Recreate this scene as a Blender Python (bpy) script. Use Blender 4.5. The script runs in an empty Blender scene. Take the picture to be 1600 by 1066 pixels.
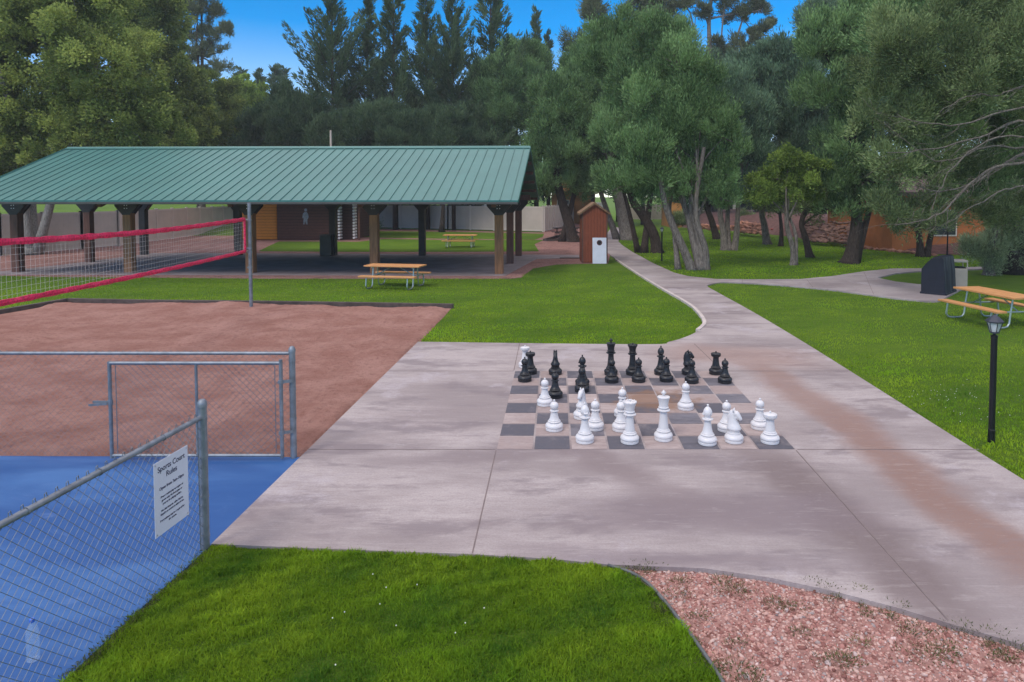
import bpy, bmesh, math, random
import numpy as np
from mathutils import Vector, Matrix
from mathutils.geometry import tessellate_polygon
R = math.radians
random.seed(7); rng = np.random.default_rng(11)
S = bpy.context.scene; COL = S.collection

# ---------------------------------------------------------------- camera, sky, sun, exposure
FPX, CX, HZ, PITCH, CH = 1060.0, 870.0, 305.0, R(2.5), 3.09
CY = HZ + FPX*math.tan(PITCH)
cd = bpy.data.cameras.new('camera'); cam = bpy.data.objects.new('camera', cd); COL.objects.link(cam)
cam.location = (0, 0, CH); cam.rotation_euler = (R(90)-PITCH, 0, 0)
cd.sensor_width = 36; cd.lens = FPX/1600*36
cd.shift_x = (800-CX)/1600; cd.shift_y = -(533-CY)/1600
cd.clip_start = .05; cd.clip_end = 2000; S.camera = cam

w = bpy.data.worlds.new('World'); S.world = w; w.use_nodes = True
nt = w.node_tree; nt.nodes.clear(); N = nt.nodes.new; L = nt.links.new
out = N('ShaderNodeOutputWorld'); bg = N('ShaderNodeBackground'); sky = N('ShaderNodeTexSky')
sky.sky_type = 'NISHITA'; sky.sun_disc = False; sky.sun_elevation = R(48); sky.sun_rotation = R(215)
sky.air_density = 1.0; sky.dust_density = 0.0; sky.ozone_density = 3.0; sky.altitude = 2500
hs = N('ShaderNodeHueSaturation'); hs.inputs['Saturation'].default_value = 1.75; hs.inputs['Hue'].default_value = .497
hs.inputs['Value'].default_value = 1.75
L(sky.outputs[0], hs.inputs['Color'])
tc = N('ShaderNodeTexCoord'); sx = N('ShaderNodeSeparateXYZ'); L(tc.outputs['Generated'], sx.inputs[0])
mr = N('ShaderNodeMapRange'); mr.interpolation_type = 'SMOOTHSTEP'
mr.inputs[1].default_value = .34; mr.inputs[2].default_value = .62; L(sx.outputs['Z'], mr.inputs[0])
ms = N('ShaderNodeMapRange'); ms.inputs[1].default_value = .10; ms.inputs[2].default_value = .30; ms.inputs[3].default_value = .95; ms.inputs[4].default_value = 1.75
L(sx.outputs['Z'], ms.inputs[0]); L(ms.outputs[0], hs.inputs['Saturation'])
mx = N('ShaderNodeMix'); mx.data_type = 'RGBA'; L(mr.outputs[0], mx.inputs['Factor'])
L(hs.outputs[0], mx.inputs['A']); mx.inputs['B'].default_value = (10.8, 10.2, 10.9, 1)     # pale overcast overhead
L(mx.outputs['Result'], bg.inputs[0]); bg.inputs[1].default_value = .1; L(bg.outputs[0], out.inputs[0])

sd = bpy.data.lights.new('sun', 'SUN'); sun = bpy.data.objects.new('sun', sd); COL.objects.link(sun)
sd.energy = 1.45; sd.angle = R(16); sd.color = (1, .95, .88)
sun.rotation_euler = (R(42), 0, R(-35)); sun.location = (0, 0, 30)
S.view_settings.view_transform = 'Standard'; S.view_settings.look = 'None'
S.view_settings.exposure = 0.24; S.view_settings.gamma = 1

# ---------------------------------------------------------------- helpers
def ray(px, py):
    u, v = (px-CX)/FPX, -(py-CY)/FPX
    return u, math.cos(PITCH)+v*math.sin(PITCH), -math.sin(PITCH)+v*math.cos(PITCH)
def G(px, py, z=0.0):                      # pixel of the photo measured on the plane at height z
    x, y, k = ray(px, py); t = (z-CH)/k
    return Vector((x*t, y*t, z))
def W(px, py, d):                          # pixel of the photo at a known distance d
    x, y, k = ray(px, py); t = d/y
    return Vector((x*t, d, CH+k*t))

def tag(o, label=None, cat=None, group=None, kind=None):
    if label: o['label'] = label
    if cat: o['category'] = cat
    if group: o['group'] = group
    if kind: o['kind'] = kind
    return o
def empty(name, loc=(0, 0, 0), rz=0, **k):
    o = bpy.data.objects.new(name, None); COL.objects.link(o); o.location = loc; o.rotation_euler = (0, 0, rz)
    o.empty_display_size = .2
    return tag(o, **k)
class MB:
    def __init__(s): s.v = []; s.f = []; s.m = []
    def add(s, vs, fs, mi=0):
        b = len(s.v); s.v += [tuple(x) for x in vs]
        for f in fs: s.f.append([b+i for i in f]); s.m.append(mi)
        return s
    def box(s, x0, x1, y0, y1, z0, z1, mi=0, M=None):
        vs = [Vector((x, y, z)) for z in (z0, z1) for x, y in ((x0, y0), (x1, y0), (x1, y1), (x0, y1))]
        if M: vs = [M @ v for v in vs]
        return s.add(vs, [(3, 2, 1, 0), (4, 5, 6, 7), (0, 1, 5, 4), (1, 2, 6, 5), (2, 3, 7, 6), (3, 0, 4, 7)], mi)
    def bar(s, a, b, w, h, mi=0, up=(0, 0, 1)):
        a, b = Vector(a), Vector(b); d = (b-a).normalized(); u = Vector(up)
        if abs(d.dot(u)) > .99: u = Vector((0, 1, 0))
        x = d.cross(u).normalized(); z = x.cross(d)
        vs = [p+x*(i*w/2)+z*(j*h/2) for p in (a, b) for i, j in ((-1, -1), (1, -1), (1, 1), (-1, 1))]
        return s.add(vs, [(3, 2, 1, 0), (4, 5, 6, 7), (0, 1, 5, 4), (1, 2, 6, 5), (2, 3, 7, 6), (3, 0, 4, 7)], mi)
    def tube(s, pts, r, n=8, mi=0, cap=True):
        pts = [Vector(p) for p in pts]; k = len(pts)
        if not hasattr(r, '__len__'): r = [r]*k
        vs = []; fs = []; x = None
        for i, p in enumerate(pts):
            d = (pts[min(i+1, k-1)]-pts[max(i-1, 0)])
            d = d.normalized() if d.length > 1e-9 else Vector((0, 0, 1))
            if x is None: x = d.orthogonal().normalized()
            else:
                x = x-d*x.dot(d); x = x.normalized() if x.length > 1e-6 else d.orthogonal().normalized()
            y = d.cross(x)
            for j in range(n):
                a = 2*math.pi*j/n; vs.append(p+(x*math.cos(a)+y*math.sin(a))*r[i])
        for i in range(k-1):
            for j in range(n):
                fs.append((i*n+j, i*n+(j+1) % n, (i+1)*n+(j+1) % n, (i+1)*n+j))
        if cap: fs += [tuple(range(n-1, -1, -1)), tuple((k-1)*n+j for j in range(n))]
        return s.add(vs, fs, mi)
    def lathe(s, prof, n=32, c=(0, 0, 0), mi=0):
        vs = []; fs = []; cx, cy, cz = c
        for r, z in prof:
            for j in range(n):
                a = 2*math.pi*j/n; vs.append((cx+r*math.cos(a), cy+r*math.sin(a), cz+z))
        k = len(prof)
        for i in range(k-1):
            for j in range(n): fs.append((i*n+j, i*n+(j+1) % n, (i+1)*n+(j+1) % n, (i+1)*n+j))
        fs += [tuple(range(n-1, -1, -1)), tuple((k-1)*n+j for j in range(n))]
        return s.add(vs, fs, mi)
    def prism(s, poly, z0, z1, mi=0, M=None):      # poly: list of (x,y)
        n = len(poly); vs = [Vector((x, y, z)) for z in (z0, z1) for x, y in poly]
        tris = tessellate_polygon([[Vector((x, y, 0)) for x, y in poly]])
        ar = sum(poly[i][0]*poly[(i+1) % n][1]-poly[(i+1) % n][0]*poly[i][1] for i in range(n))
        fs = []
        for t in tris:
            a, b, c = t
            s_ = (vs[b]-vs[a]).cross(vs[c]-vs[a]).z
            if s_ < 0: a, b, c = c, b, a
            fs.append((n+a, n+b, n+c)); fs.append((c, b, a))
        for i in range(n):
            j = (i+1) % n
            fs.append((i, j, n+j, n+i) if ar > 0 else (j, i, n+i, n+j))
        if M: vs = [M @ v for v in vs]
        return s.add(vs, fs, mi)
    def build(s, name, mats, parent=None, smooth=False, bevel=0, loc=None, **k):
        me = bpy.data.meshes.new(name); me.from_pydata(s.v, [], s.f)
        for m in (mats if isinstance(mats, (list, tuple)) else [mats]): me.materials.append(m)
        me.polygons.foreach_set('material_index', s.m)
        if smooth: me.polygons.foreach_set('use_smooth', [True]*len(s.f))
        me.update(); o = bpy.data.objects.new(name, me); COL.objects.link(o)
        if parent: o.parent = parent
        if loc is not None: o.location = loc
        if bevel:
            b = o.modifiers.new('b', 'BEVEL'); b.width = bevel; b.segments = 2; b.limit_method = 'ANGLE'
        if smooth == 'auto':
            me.polygons.foreach_set('use_smooth', [True]*len(s.f))
            e = o.modifiers.new('e', 'EDGE_SPLIT'); e.split_angle = R(35)
        return tag(o, **k)
def copy_tree(o, parent=None):
    c = o.copy(); COL.objects.link(c); c.parent = parent
    for ch in list(o.children): copy_tree(ch, c)
    return c
def smooth_poly(pts, n=6, closed=False):          # Catmull-Rom
    out = []; k = len(pts)
    for i in range(k if closed else k-1):
        p = [Vector(pts[j % k]) if closed else Vector(pts[min(max(j, 0), k-1)]) for j in (i-1, i, i+1, i+2)]
        for t in range(n):
            t /= n
            out.append(.5*((2*p[1])+(p[2]-p[0])*t+(2*p[0]-5*p[1]+4*p[2]-p[3])*t*t+(3*p[1]-p[0]-3*p[2]+p[3])*t**3))
    if not closed: out.append(Vector(pts[-1]))
    return out
def xy(pts): return [(p[0], p[1]) for p in pts]
def gp(pts, sm=0, z=0):
    q = [G(a, b, z) for a, b in pts]
    return xy(smooth_poly(q, sm)) if sm else xy(q)
def inpoly(P, poly):
    x, y = P[:, 0], P[:, 1]; r = np.zeros(len(P), bool); n = len(poly)
    for i in range(n):
        x1, y1 = poly[i]; x2, y2 = poly[(i+1) % n]
        if y1 == y2: continue
        c = ((y1 > y) != (y2 > y)) & (x < (x2-x1)*(y-y1)/(y2-y1)+x1); r ^= c
    return r

# ---------------------------------------------------------------- materials
class NM:
    def __init__(s, name):
        s.m = bpy.data.materials.new(name); s.m.use_nodes = True; s.t = s.m.node_tree
        s.b = s.t.nodes['Principled BSDF']; s.out = s.t.nodes['Material Output']; s._c = None
    def n(s, t, **k):
        x = s.t.nodes.new('ShaderNode'+t)
        for a, b in k.items(): setattr(x, a, b)
        return x
    def l(s, a, b): s.t.links.new(a, b)
    def co(s, scale=(1, 1, 1), rot=(0, 0, 0), kind='Object'):
        c = s.n('TexCoord'); m = s.n('Mapping'); m.inputs['Scale'].default_value = scale; m.inputs['Rotation'].default_value = rot
        s.l(c.outputs[kind], m.inputs[0]); return m.outputs[0]
    def noise(s, sc, det=4, rough=.55, vec=None, dist=0):
        x = s.n('TexNoise'); x.inputs['Scale'].default_value = sc; x.inputs['Detail'].default_value = det
        x.inputs['Roughness'].default_value = rough; x.inputs['Distortion'].default_value = dist
        s.l(vec if vec is not None else s.co(), x.inputs['Vector']); return x.outputs['Fac']
    def rng(s, v, a, b, c=0, d=1):
        x = s.n('MapRange'); x.interpolation_type = 'SMOOTHSTEP'; s.l(v, x.inputs[0])
        for i, q in enumerate((a, b, c, d)): x.inputs[i+1].default_value = q
        return x.outputs[0]
    def math(s, op, a, b=None):
        x = s.n('Math', operation=op)
        for i, q in enumerate((a, b)):
            if q is None: continue
            if isinstance(q, (int, float)): x.inputs[i].default_value = q
            else: s.l(q, x.inputs[i])
        return x.outputs[0]
    def mix(s, f, a, b, mode='MIX'):
        x = s.n('Mix', data_type='RGBA', blend_type=mode)
        for key, q in (('Factor', f), ('A', a), ('B', b)):
            i = x.inputs[key] if key != 'Factor' else x.inputs[0]
            if isinstance(q, (int, float)): i.default_value = q
            elif isinstance(q, tuple): i.default_value = (*q, 1)
            else: s.l(q, i)
        return x.outputs['Result']
    def bump(s, h, st=.3, d=.01):
        x = s.n('Bump'); x.inputs['Strength'].default_value = st; x.inputs['Distance'].default_value = d
        s.l(h, x.inputs['Height']); s.l(x.outputs[0], s.b.inputs['Normal'])
    def fin(s, col=None, rough=.6, metal=0, spec=.5):
        if isinstance(col, tuple): s.b.inputs['Base Color'].default_value = (*col, 1)
        elif col is not None: s.l(col, s.b.inputs['Base Color'])
        if isinstance(rough, (int, float)): s.b.inputs['Roughness'].default_value = rough
        else: s.l(rough, s.b.inputs['Roughness'])
        s.b.inputs['Metallic'].default_value = metal; s.b.inputs['Specular IOR Level'].default_value = spec
        return s.m
def simple(name, col, rough=.6, metal=0, var=.15, sc=6, bump=.0, spec=.5, stretch=(1, 1, 1), dirt=None):
    m = NM(name); v = m.co(stretch); f = m.noise(sc, 5, .6, v)
    c = m.mix(m.rng(f, .3, .7), tuple(x*(1-var) for x in col), tuple(min(1, x*(1+var)) for x in col))
    if dirt: c = m.mix(m.rng(m.noise(sc*.35, 6, .7, m.co()), .5, .75, 0, .6), c, dirt)
    if bump: m.bump(m.noise(sc*6, 4, .6, v), bump, .005)
    return m.fin(c, rough, metal, spec)
def leafmat(name, dark, light, transl=.25):
    m = NM(name); a = m.n('Attribute'); a.attribute_name = 'tone'
    n2 = m.noise(.55, 3, .6)
    if name == 'grass_blade': light = m.mix(m.rng(m.noise(.7, 5, .65), .38, .56), light, (.39, .54, .035)); dark = m.mix(m.rng(m.noise(1.6, 5, .65), .4, .62), dark, (.075, .19, .022))
    f = m.math('ADD', a.outputs['Fac'], m.math('MULTIPLY', m.math('SUBTRACT', n2, .5), .8))
    c = m.mix(m.rng(f, 0, 1), dark, light); m.fin(c, .8, 0, .08)
    t = m.n('BsdfTranslucent'); m.l(c, t.inputs[0]); x = m.n('MixShader'); x.inputs[0].default_value = transl
    m.l(m.b.outputs[0], x.inputs[1]); m.l(t.outputs[0], x.inputs[2]); m.l(x.outputs[0], m.out.inputs[0]); return m.m

def grass_base():
    m = NM('lawn_soil_and_grass'); v = m.co()
    a = m.noise(.35, 4, .6, v); b = m.noise(38, 5, .75, v); s_ = m.noise(2.2, 5, .65, m.co((.45, 1, 1)))
    c = m.mix(m.rng(a, .35, .65), (.115, .205, .018), (.175, .28, .022))
    c = m.mix(m.rng(s_, .35, .7, 0, .75), c, (.09, .175, .016))
    c = m.mix(m.rng(b, .3, .7, 0, .8), c, (.065, .12, .014))
    m.bump(b, 1.0, .05); return m.fin(c, .9, 0, .1)
def gravel_ground():
    m = NM('pink_gravel_ground'); v = m.co(); x = m.n('TexVoronoi'); x.inputs['Scale'].default_value = 28; m.l(v, x.inputs['Vector'])
    h = m.n('HueSaturation'); m.l(x.outputs['Color'], h.inputs['Color']); h.inputs['Saturation'].default_value = 0
    c = m.mix(m.rng(h.outputs[0], .2, .8), (.16, .075, .062), (.34, .19, .165))
    c = m.mix(m.rng(m.noise(1.2, 5, .6, v), .45, .75, 0, .6), c, (.12, .065, .05))
    m.bump(x.outputs['Distance'], .8, .02); return m.fin(c, .9, 0, .1)
def sand():
    m = NM('red_sand'); v = m.co()
    a = m.noise(1.1, 6, .65, v); b = m.noise(9, 6, .7, v)
    c = m.mix(m.rng(a, .35, .65), (.33, .150, .118), (.47, .255, .210))
    c = m.mix(m.rng(b, .47, .70, 0, .58), c, (.19, .080, .062))
    c = m.mix(m.rng(m.noise(120, 3, .6, v), .35, .7, 0, .5), c, (.46, .28, .22))
    m.bump(m.math('ADD', b, m.math('MULTIPLY', m.noise(40, 5, .7, v), .5)), 1.0, .09); return m.fin(c, .95, 0, .1)
def concrete():
    m = NM('stained_concrete'); v = m.co()
    big = m.noise(.42, 5, .6, m.co((.55, 1.3, 1)), .15); mid = m.noise(1.0, 9, .72, m.co((.5, 1.5, 1)), .2)
    fin_ = m.noise(45, 4, .7, v); blot = m.noise(.8, 9, .70, m.co((.9, .9, 1), (0, 0, .5)), .15)
    c = m.mix(m.rng(big, .38, .62), (.30, .255, .248), (.48, .42, .405))
    c = m.mix(m.rng(mid, .50, .62, 0, .75), c, (.20, .162, .168))
    c = m.mix(m.rng(blot, .54, .66, 0, .8), c, (.50, .450, .470))
    # sharp-edged flaked light patches
    fl = m.noise(2.3, 10, .8, m.co((.5, 1.6, 1)), .2); c = m.mix(m.rng(fl, .62, .66, 0, .3), c, (.55, .51, .49))
    # broom texture
    br = m.noise(10, 3, .6, m.co((.25, 9, 1))); c = m.mix(m.rng(br, .35, .7, 0, .25), c, (.2, .16, .17))
    # rusty run-off stains: distance from lines in the ground plane, wobbled by noise
    sp = m.n('SeparateXYZ'); m.l(v, sp.inputs[0])
    wob = m.math('MULTIPLY', m.math('SUBTRACT', m.noise(.8, 6, .65, v), .5), .75)
    def streak(p, q, wd, col, amt):
        nonlocal c
        nx, ny = q[1]-p[1], -(q[0]-p[0]); l_ = math.hypot(nx, ny); nx /= l_; ny /= l_
        e = m.math('ADD', m.math('MULTIPLY', sp.outputs[0], nx), m.math('MULTIPLY', sp.outputs[1], ny))
        e = m.math('ABSOLUTE', m.math('ADD', m.math('SUBTRACT', e, p[0]*nx+p[1]*ny), wob))
        f = m.rng(e, wd*1.5, wd*.3, 0, amt)
        # fade past the two ends
        tx, ty = -ny, nx
        a = m.math('ADD', m.math('MULTIPLY', sp.outputs[0], tx), m.math('MULTIPLY', sp.outputs[1], ty))
        t0, t1 = sorted((p[0]*tx+p[1]*ty, q[0]*tx+q[1]*ty))
        f = m.math('MULTIPLY', f, m.math('MULTIPLY', m.rng(a, t0-1, t0+.4), m.rng(a, t1+1, t1-.4)))
        c = m.mix(f, c, col)
    def gg(a, b): p = G(a, b); return (p.x, p.y)
    streak(gg(1320, 660), gg(1600, 880), .34, (.25, .145, .11), .92)
    streak(gg(1190, 575), gg(1335, 670), .36, (.27, .165, .13), .85)
    streak(gg(1060, 550), gg(1240, 560), .8, (.33, .20, .155), .6)
    streak(gg(1200, 715), gg(1480, 950), .36, (.165, .125, .12), .9)
    streak(gg(960, 800), gg(1300, 800), .42, (.185, .145, .155), .8)
    streak(gg(640, 720), gg(900, 705), .22, (.20, .16, .165), .6)
    streak(gg(870, 870), gg(1250, 880), .16, (.21, .17, .18), .7)
    streak(gg(900, 700), gg(1010, 760), .28, (.19, .145, .145), .7)
    c = m.mix(m.rng(fin_, .3, .7, 0, .38), c, (.22, .175, .18))
    g2 = m.noise(11, 8, .8, m.co((.6, 1.2, 1))); c = m.mix(m.rng(g2, .48, .68, 0, .32), c, (.22, .175, .175)); c = m.mix(m.rng(g2, .42, .30, 0, .3), c, (.54, .485, .475))
    g3 = m.noise(4, 9, .75, m.co((.4, 2.2, 1), (0, 0, .06))); c = m.mix(m.rng(g3, .52, .60, 0, .28), c, (.25, .20, .20)); c = m.mix(m.rng(g3, .45, .38, 0, .14), c, (.54, .49, .47))
    sp2 = m.noise(70, 2, .5, v); c = m.mix(m.rng(sp2, .70, .74, 0, .6), c, (.10, .08, .08))
    m.bump(fin_, .25, .006); return m.fin(c, m.rng(mid, .4, .7, .75, .5), 0, .3)
def tile(name, a, b):
    m = NM(name); v = m.co(); at = m.n('Attribute'); at.attribute_name = 'tone'
    f = m.math('ADD', m.noise(3.5, 7, .7, m.co((.5, 1.6, 1)), .6), m.math('MULTIPLY', at.outputs['Fac'], .3))
    c = m.mix(m.rng(f, .45, .8), a, b); g2 = m.noise(14, 8, .8, m.co((.6, 1.4, 1))); c = m.mix(m.rng(g2, .45, .68, 0, .4), c, (.15, .12, .12)); c = m.mix(m.rng(m.noise(2.2, 8, .7, v), .52, .68, 0, .4), c, (.33, .28, .28))
    p = G(1020, 625); q = m.n('VectorMath', operation='DISTANCE'); m.l(v, q.inputs[0]); q.inputs[1].default_value = (p.x, p.y, 0)
    st = m.rng(m.math('ADD', q.outputs['Value'], m.math('MULTIPLY', m.noise(2.6, 6, .7, v), 1.6)), 1.55, 1.1, 0, .75)
    c = m.mix(st, c, (.22, .12, .07)); m.bump(m.noise(40, 4, .6, v), .2, .004); return m.fin(c, .6, 0, .3)
def court():
    m = NM('blue_court_paint'); v = m.co()
    c = m.mix(m.rng(m.noise(.8, 5, .6, m.co((.4, 1.4, 1)), .5), .4, .7), (.018, .080, .255), (.050, .145, .36))
    c = m.mix(m.rng(m.noise(2.2, 8, .72, m.co((.7, 1.6, 1), (0, 0, .4)), 1.2), .56, .74, 0, .4), c, (.14, .23, .46))
    m.bump(m.noise(150, 3, .6, v), .12, .003); return m.fin(c, .5, 0, .35)
def bark(name, a, b):
    m = NM(name); f = m.noise(7, 6, .7, m.co((3.5, 3.5, .6)), .5); c = m.mix(m.rng(f, .35, .65), a, b)
    m.bump(f, .9, .05); return m.fin(c, .9, 0, .1)
def siding(name, a, b, pitch, axis='Z'):
    m = NM(name); sp = m.n('SeparateXYZ'); m.l(m.co(), sp.inputs[0])
    fr = m.math('FRACT', m.math('DIVIDE', sp.outputs[axis], pitch))
    f = m.noise(4, 6, .6, m.co((1, 1, 8) if axis == 'Z' else (8, 8, 1)))
    c = m.mix(m.rng(f, .3, .7), a, b); c = m.mix(m.math('LESS_THAN', fr, .09), c, tuple(x*.3 for x in a)); m.bump(fr, .6, .03)
    return m.fin(c, .65, 0, .3)
M = dict(
    grass=grass_base(), gravel=gravel_ground(), sand=sand(), concrete=concrete(),
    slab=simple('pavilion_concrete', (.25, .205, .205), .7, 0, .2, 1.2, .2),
    walk=simple('path_concrete', (.40, .345, .34), .75, 0, .14, 1.5, .2, dirt=(.27, .2, .18)),
    joint=simple('joint_dirt', (.18, .14, .135), .9), curb=simple('curb_concrete', (.52, .45, .42), .8, 0, .12, 3, .2),
    court=court(), tiled=tile('charcoal_board_paint', (.095, .092, .112), (.185, .175, .20)),
    tilel=tile('tan_board_paint', (.34, .265, .25), (.46, .38, .36)),
    white=simple('white_plastic', (.66, .64, .65), .38, 0, .05, 5, 0, dirt=(.62, .57, .58)),
    black=simple('black_plastic', (.012, .013, .017), .42, 0, .2, 8), 
    roof=simple('green_metal_roof', (.070, .190, .172), .45, .1, .07, .5, 0, .5),
    rooftrim=simple('green_roof_trim', (.02, .14, .125), .4, .1, .1, 2), gutter=simple('bronze_gutter', (.065, .06, .058), .5, .3, .1, 2),
    timber=simple('stained_timber', (.105, .040, .024), .65, 0, .3, 3, .3, stretch=(4, 4, .5)),
    timberlit=simple('lit_timber', (.27, .125, .052), .7, 0, .25, 3, .3, stretch=(4, 4, .5)),  # brighter copy of the timber: light on the front posts put into the colour
    steel=simple('dark_steel_plate', (.022, .020, .022), .5, .4, .2, 4), bolt=simple('bolt_steel', (.5, .5, .52), .35, .9),
    galv=simple('galvanised_steel', (.215, .235, .265), .5, .55, .2, 9), wire=simple('galvanised_wire', (.20, .22, .25), .5, .6, .15, 20),
    galvt=simple('table_tube_steel', (.42, .48, .46), .38, .7, .12, 9),
    plank=simple('orange_table_planks', (.56, .27, .10), .55, 0, .14, 3, .15, stretch=(1, 8, 8)),
    red=simple('red_net_webbing', (.62, .015, .085), .6, 0, .35, 9, .3, stretch=(1, 3, 3)),
    netcord=simple('net_cord', (.50, .47, .45), .7), vinyl=simple('beige_vinyl', (.52, .445, .385), .5, 0, .06, 1),
    vinylt=simple('beige_vinyl_trim', (.57, .49, .43), .5, 0, .05, 1),
    bark_g=bark('grey_juniper_bark', (.10, .082, .07), (.28, .24, .21)), bark_b=bark('bare_branch_bark', (.10, .085, .07), (.24, .21, .18)), bark_d=bark('dark_bark', (.030, .022, .018), (.085, .065, .055)),
    bark_p=bark('pale_cottonwood_bark', (.17, .16, .145), (.36, .34, .31)),
    log=siding('brown_log_siding', (.062, .026, .020), (.10, .045, .034), .2), loglit=siding('warm_lit_log_siding', (.52, .185, .022), (.66, .26, .04), .2),
    shed=siding('red_brown_boards', (.19, .045, .020), (.26, .070, .034), .14, 'X'), shroof=simple('tan_shingles', (.22, .13, .075), .9, 0, .3, 8, .4),
    board=simple('white_painted_board', (.66, .66, .74), .5, 0, .05, 4), dark=simple('dark_opening', (.01, .009, .009), .8),
    ringm=simple('brown_red_ring', (.10, .02, .018), .6), cover=simple('navy_vinyl_cover', (.007, .008, .018), .6, 0, .3, 3, .2),
    bin=simple('tan_bin_plastic', (.44, .375, .31), .55, 0, .08, 3), bind=simple('dark_green_bin', (.014, .018, .014), .5),
    lampg=simple('dark_lamp_metal', (.05, .055, .075), .42, .5, .2, 6), lampp=simple('black_lamp_post', (.010, .010, .013), .4, .3),
    signw=simple('white_sign_face', (.62, .63, .72), .45, 0, .03, 3), ink=simple('navy_sign_ink', (.02, .02, .07), .6),
    rock=simple('red_sandstone', (.36, .17, .11), .9, 0, .35, 2, .5), rockp=simple('pale_sandstone', (.17, .095, .075), .9, 0, .3, 2, .5),
    stucco=simple('orange_brown_stucco', (.40, .135, .04), .85, 0, .12, 1.5, .2), cream=simple('cream_wall', (.62, .60, .56), .8, 0, .06, 1),
    tan=simple('orange_clay_wall', (.42, .19, .05), .8, 0, .12, 1), roofb=simple('brown_shingles', (.10, .07, .06), .9, 0, .3, 3),
    win=simple('window_glass', (.03, .04, .05), .12), edge=simple('grey_lawn_edging', (.11, .115, .115), .6, 0, .2, 4),
    tie=simple('weathered_landscape_timber', (.075, .055, .048), .85, 0, .3, 4, .4), redm=simple('red_fixture', (.22, .03, .025), .5),
    flower=simple('white_clover', (.7, .7, .6), .7), logend=simple('white_log_end', (.62, .60, .60), .7),
    weed=leafmat('weed_leaf', (.06, .075, .03), (.16, .17, .06)),
    blade=leafmat('grass_blade', (.155, .285, .018), (.33, .55, .030), .45),
    jun=leafmat('juniper_foliage', (.070, .128, .048), (.27, .42, .165)), junb=leafmat('blue_juniper_foliage', (.065, .110, .066), (.215, .335, .19)),
    spr=leafmat('spruce_foliage', (.045, .085, .044), (.145, .215, .105), .25), cot=leafmat('cottonwood_leaves', (0.121, 0.176, 0.049), (0.446, 0.513, 0.135), .45),
    pin=leafmat('pine_needles', (0.077, 0.105, 0.059), (0.238, 0.266, 0.140), .25), lite=leafmat('light_green_leaves', (0.120, 0.192, 0.042), (0.396, 0.528, 0.120), .45),
    pale=leafmat('pale_juniper_foliage', (.20, .25, .13), (.52, .60, .36), .35), oli=leafmat('olive_juniper_foliage', (.082, .118, .050), (.29, .37, .155)),
)
def glassm(name, col, rough=.05, alpha=.35):
    m = NM(name); m.b.inputs['Alpha'].default_value = alpha; return m.fin(col, rough)
M['lampglass'] = glassm('lamp_glass', (.8, .85, .85), .1, .5); M['bottle'] = glassm('clear_bottle_plastic', (.6, .75, .9), .08, .16)
M['cap'] = simple('blue_cap', (.05, .15, .6), .4)

# ---------------------------------------------------------------- ground outlines
plaza_left = [(653, 534), (330, 850)]
plaza_bottom = [(330, 850), (450, 855), (600, 861), (740, 866), (860, 873), (950, 882), (1100, 888), (1200, 902), (1300, 923), (1400, 949), (1500, 979), (1600, 1008), (1720, 1050)]
path_right = [(1720, 826), (1600, 750), (1500, 688), (1400, 625), (1300, 562), (1250, 531), (1200, 501), (1160, 478), (1136, 465), (1119, 455.5), (1106, 448), (1109, 444.5), (1130, 441), (1162, 442), (1200, 444), (1248, 448), (1300, 453), (1350, 459.5), (1400, 466), (1455, 471), (1470, 469)]
pad = [(1500, 453), (1512, 449), (1496, 445), (1434, 444), (1400, 440), (1371, 434)]
branch_top = [(1400, 427), (1434, 424), (1600, 418), (1600, 415), (1434, 419.5), (1395, 419.5), (1350, 424), (1300, 431.5), (1250, 436), (1180, 436.5), (1119, 436), (1075, 431.5), (1053, 426), (1020, 411), (987, 393), (972, 383), (966, 377), (968, 371), (979, 363), (988, 358), (979, 356)]
path_left = [(957, 355), (951, 361), (947, 370), (946, 380), (948, 393), (963, 405), (998, 428), (1031, 448), (1075, 473), (1092, 487), (1101, 499), (1102, 507), (1092, 516), (1075, 525), (1045, 534), (1000, 538), (653, 534)]
plaza = gp(plaza_left[:1]) + gp(plaza_bottom) + gp(path_right, 4) + gp(pad) + gp(branch_top) + gp(path_left, 4)[:-1]
MB().prism(plaza, -.10, 0).build('plaza_and_path', M['concrete'], kind='structure')
# raised kerb along the left of the path
kp = [G(a, b, 0) for a, b in path_left[5:13]]; kp = smooth_poly(kp, 5)
b = MB()
for i in range(len(kp)-1): b.bar(kp[i]+Vector((-.03, 0, -.02)), kp[i+1]+Vector((-.03, 0, -.02)), .09, .08)
b.build('path_kerb', M['curb'], kind='structure')

b = MB(); s_ = 500
b.add([(-s_, -60, -.045), (s_, -60, -.045), (s_, s_*2, -.045), (-s_, s_*2, -.045)], [(0, 1, 2, 3)])
b.build('ground', M['grass'], kind='structure')
def sheet(name, poly, z, mat, sub=0):
    return MB().prism(poly, z-.03, z).build(name, mat, kind='structure')
# reddish gravel round the pavilion and beyond
sheet('gravel_yard', gp([(-200, 434), (-60, 433), (0, 429), (60, 431), (200, 432), (420, 434), (800, 434), (815, 432), (833, 418), (870, 412), (905, 411), (950, 411), (953, 400), (948, 352), (900, 345), (860, 352), (848, 363), (560, 356), (365, 358), (185, 383), (0, 398), (-260, 412)]), -.030, M['gravel'])
slab_poly = gp([(-60, 433), (-25, 425), (136, 410), (245, 394), (878, 398.5), (905, 399), (905, 404), (845, 404), (826, 406), (806, 431), (420, 430)])
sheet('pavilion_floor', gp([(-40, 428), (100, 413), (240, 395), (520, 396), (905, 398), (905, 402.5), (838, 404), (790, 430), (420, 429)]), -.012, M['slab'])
sheet('rear_lawn', gp([(404, 392), (420, 384), (436, 377), (560, 377.5), (600, 373), (690, 374.5), (850, 374.5), (835, 381), (842, 392), (700, 393), (560, 393)]), -.018, M['grass'])
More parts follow.
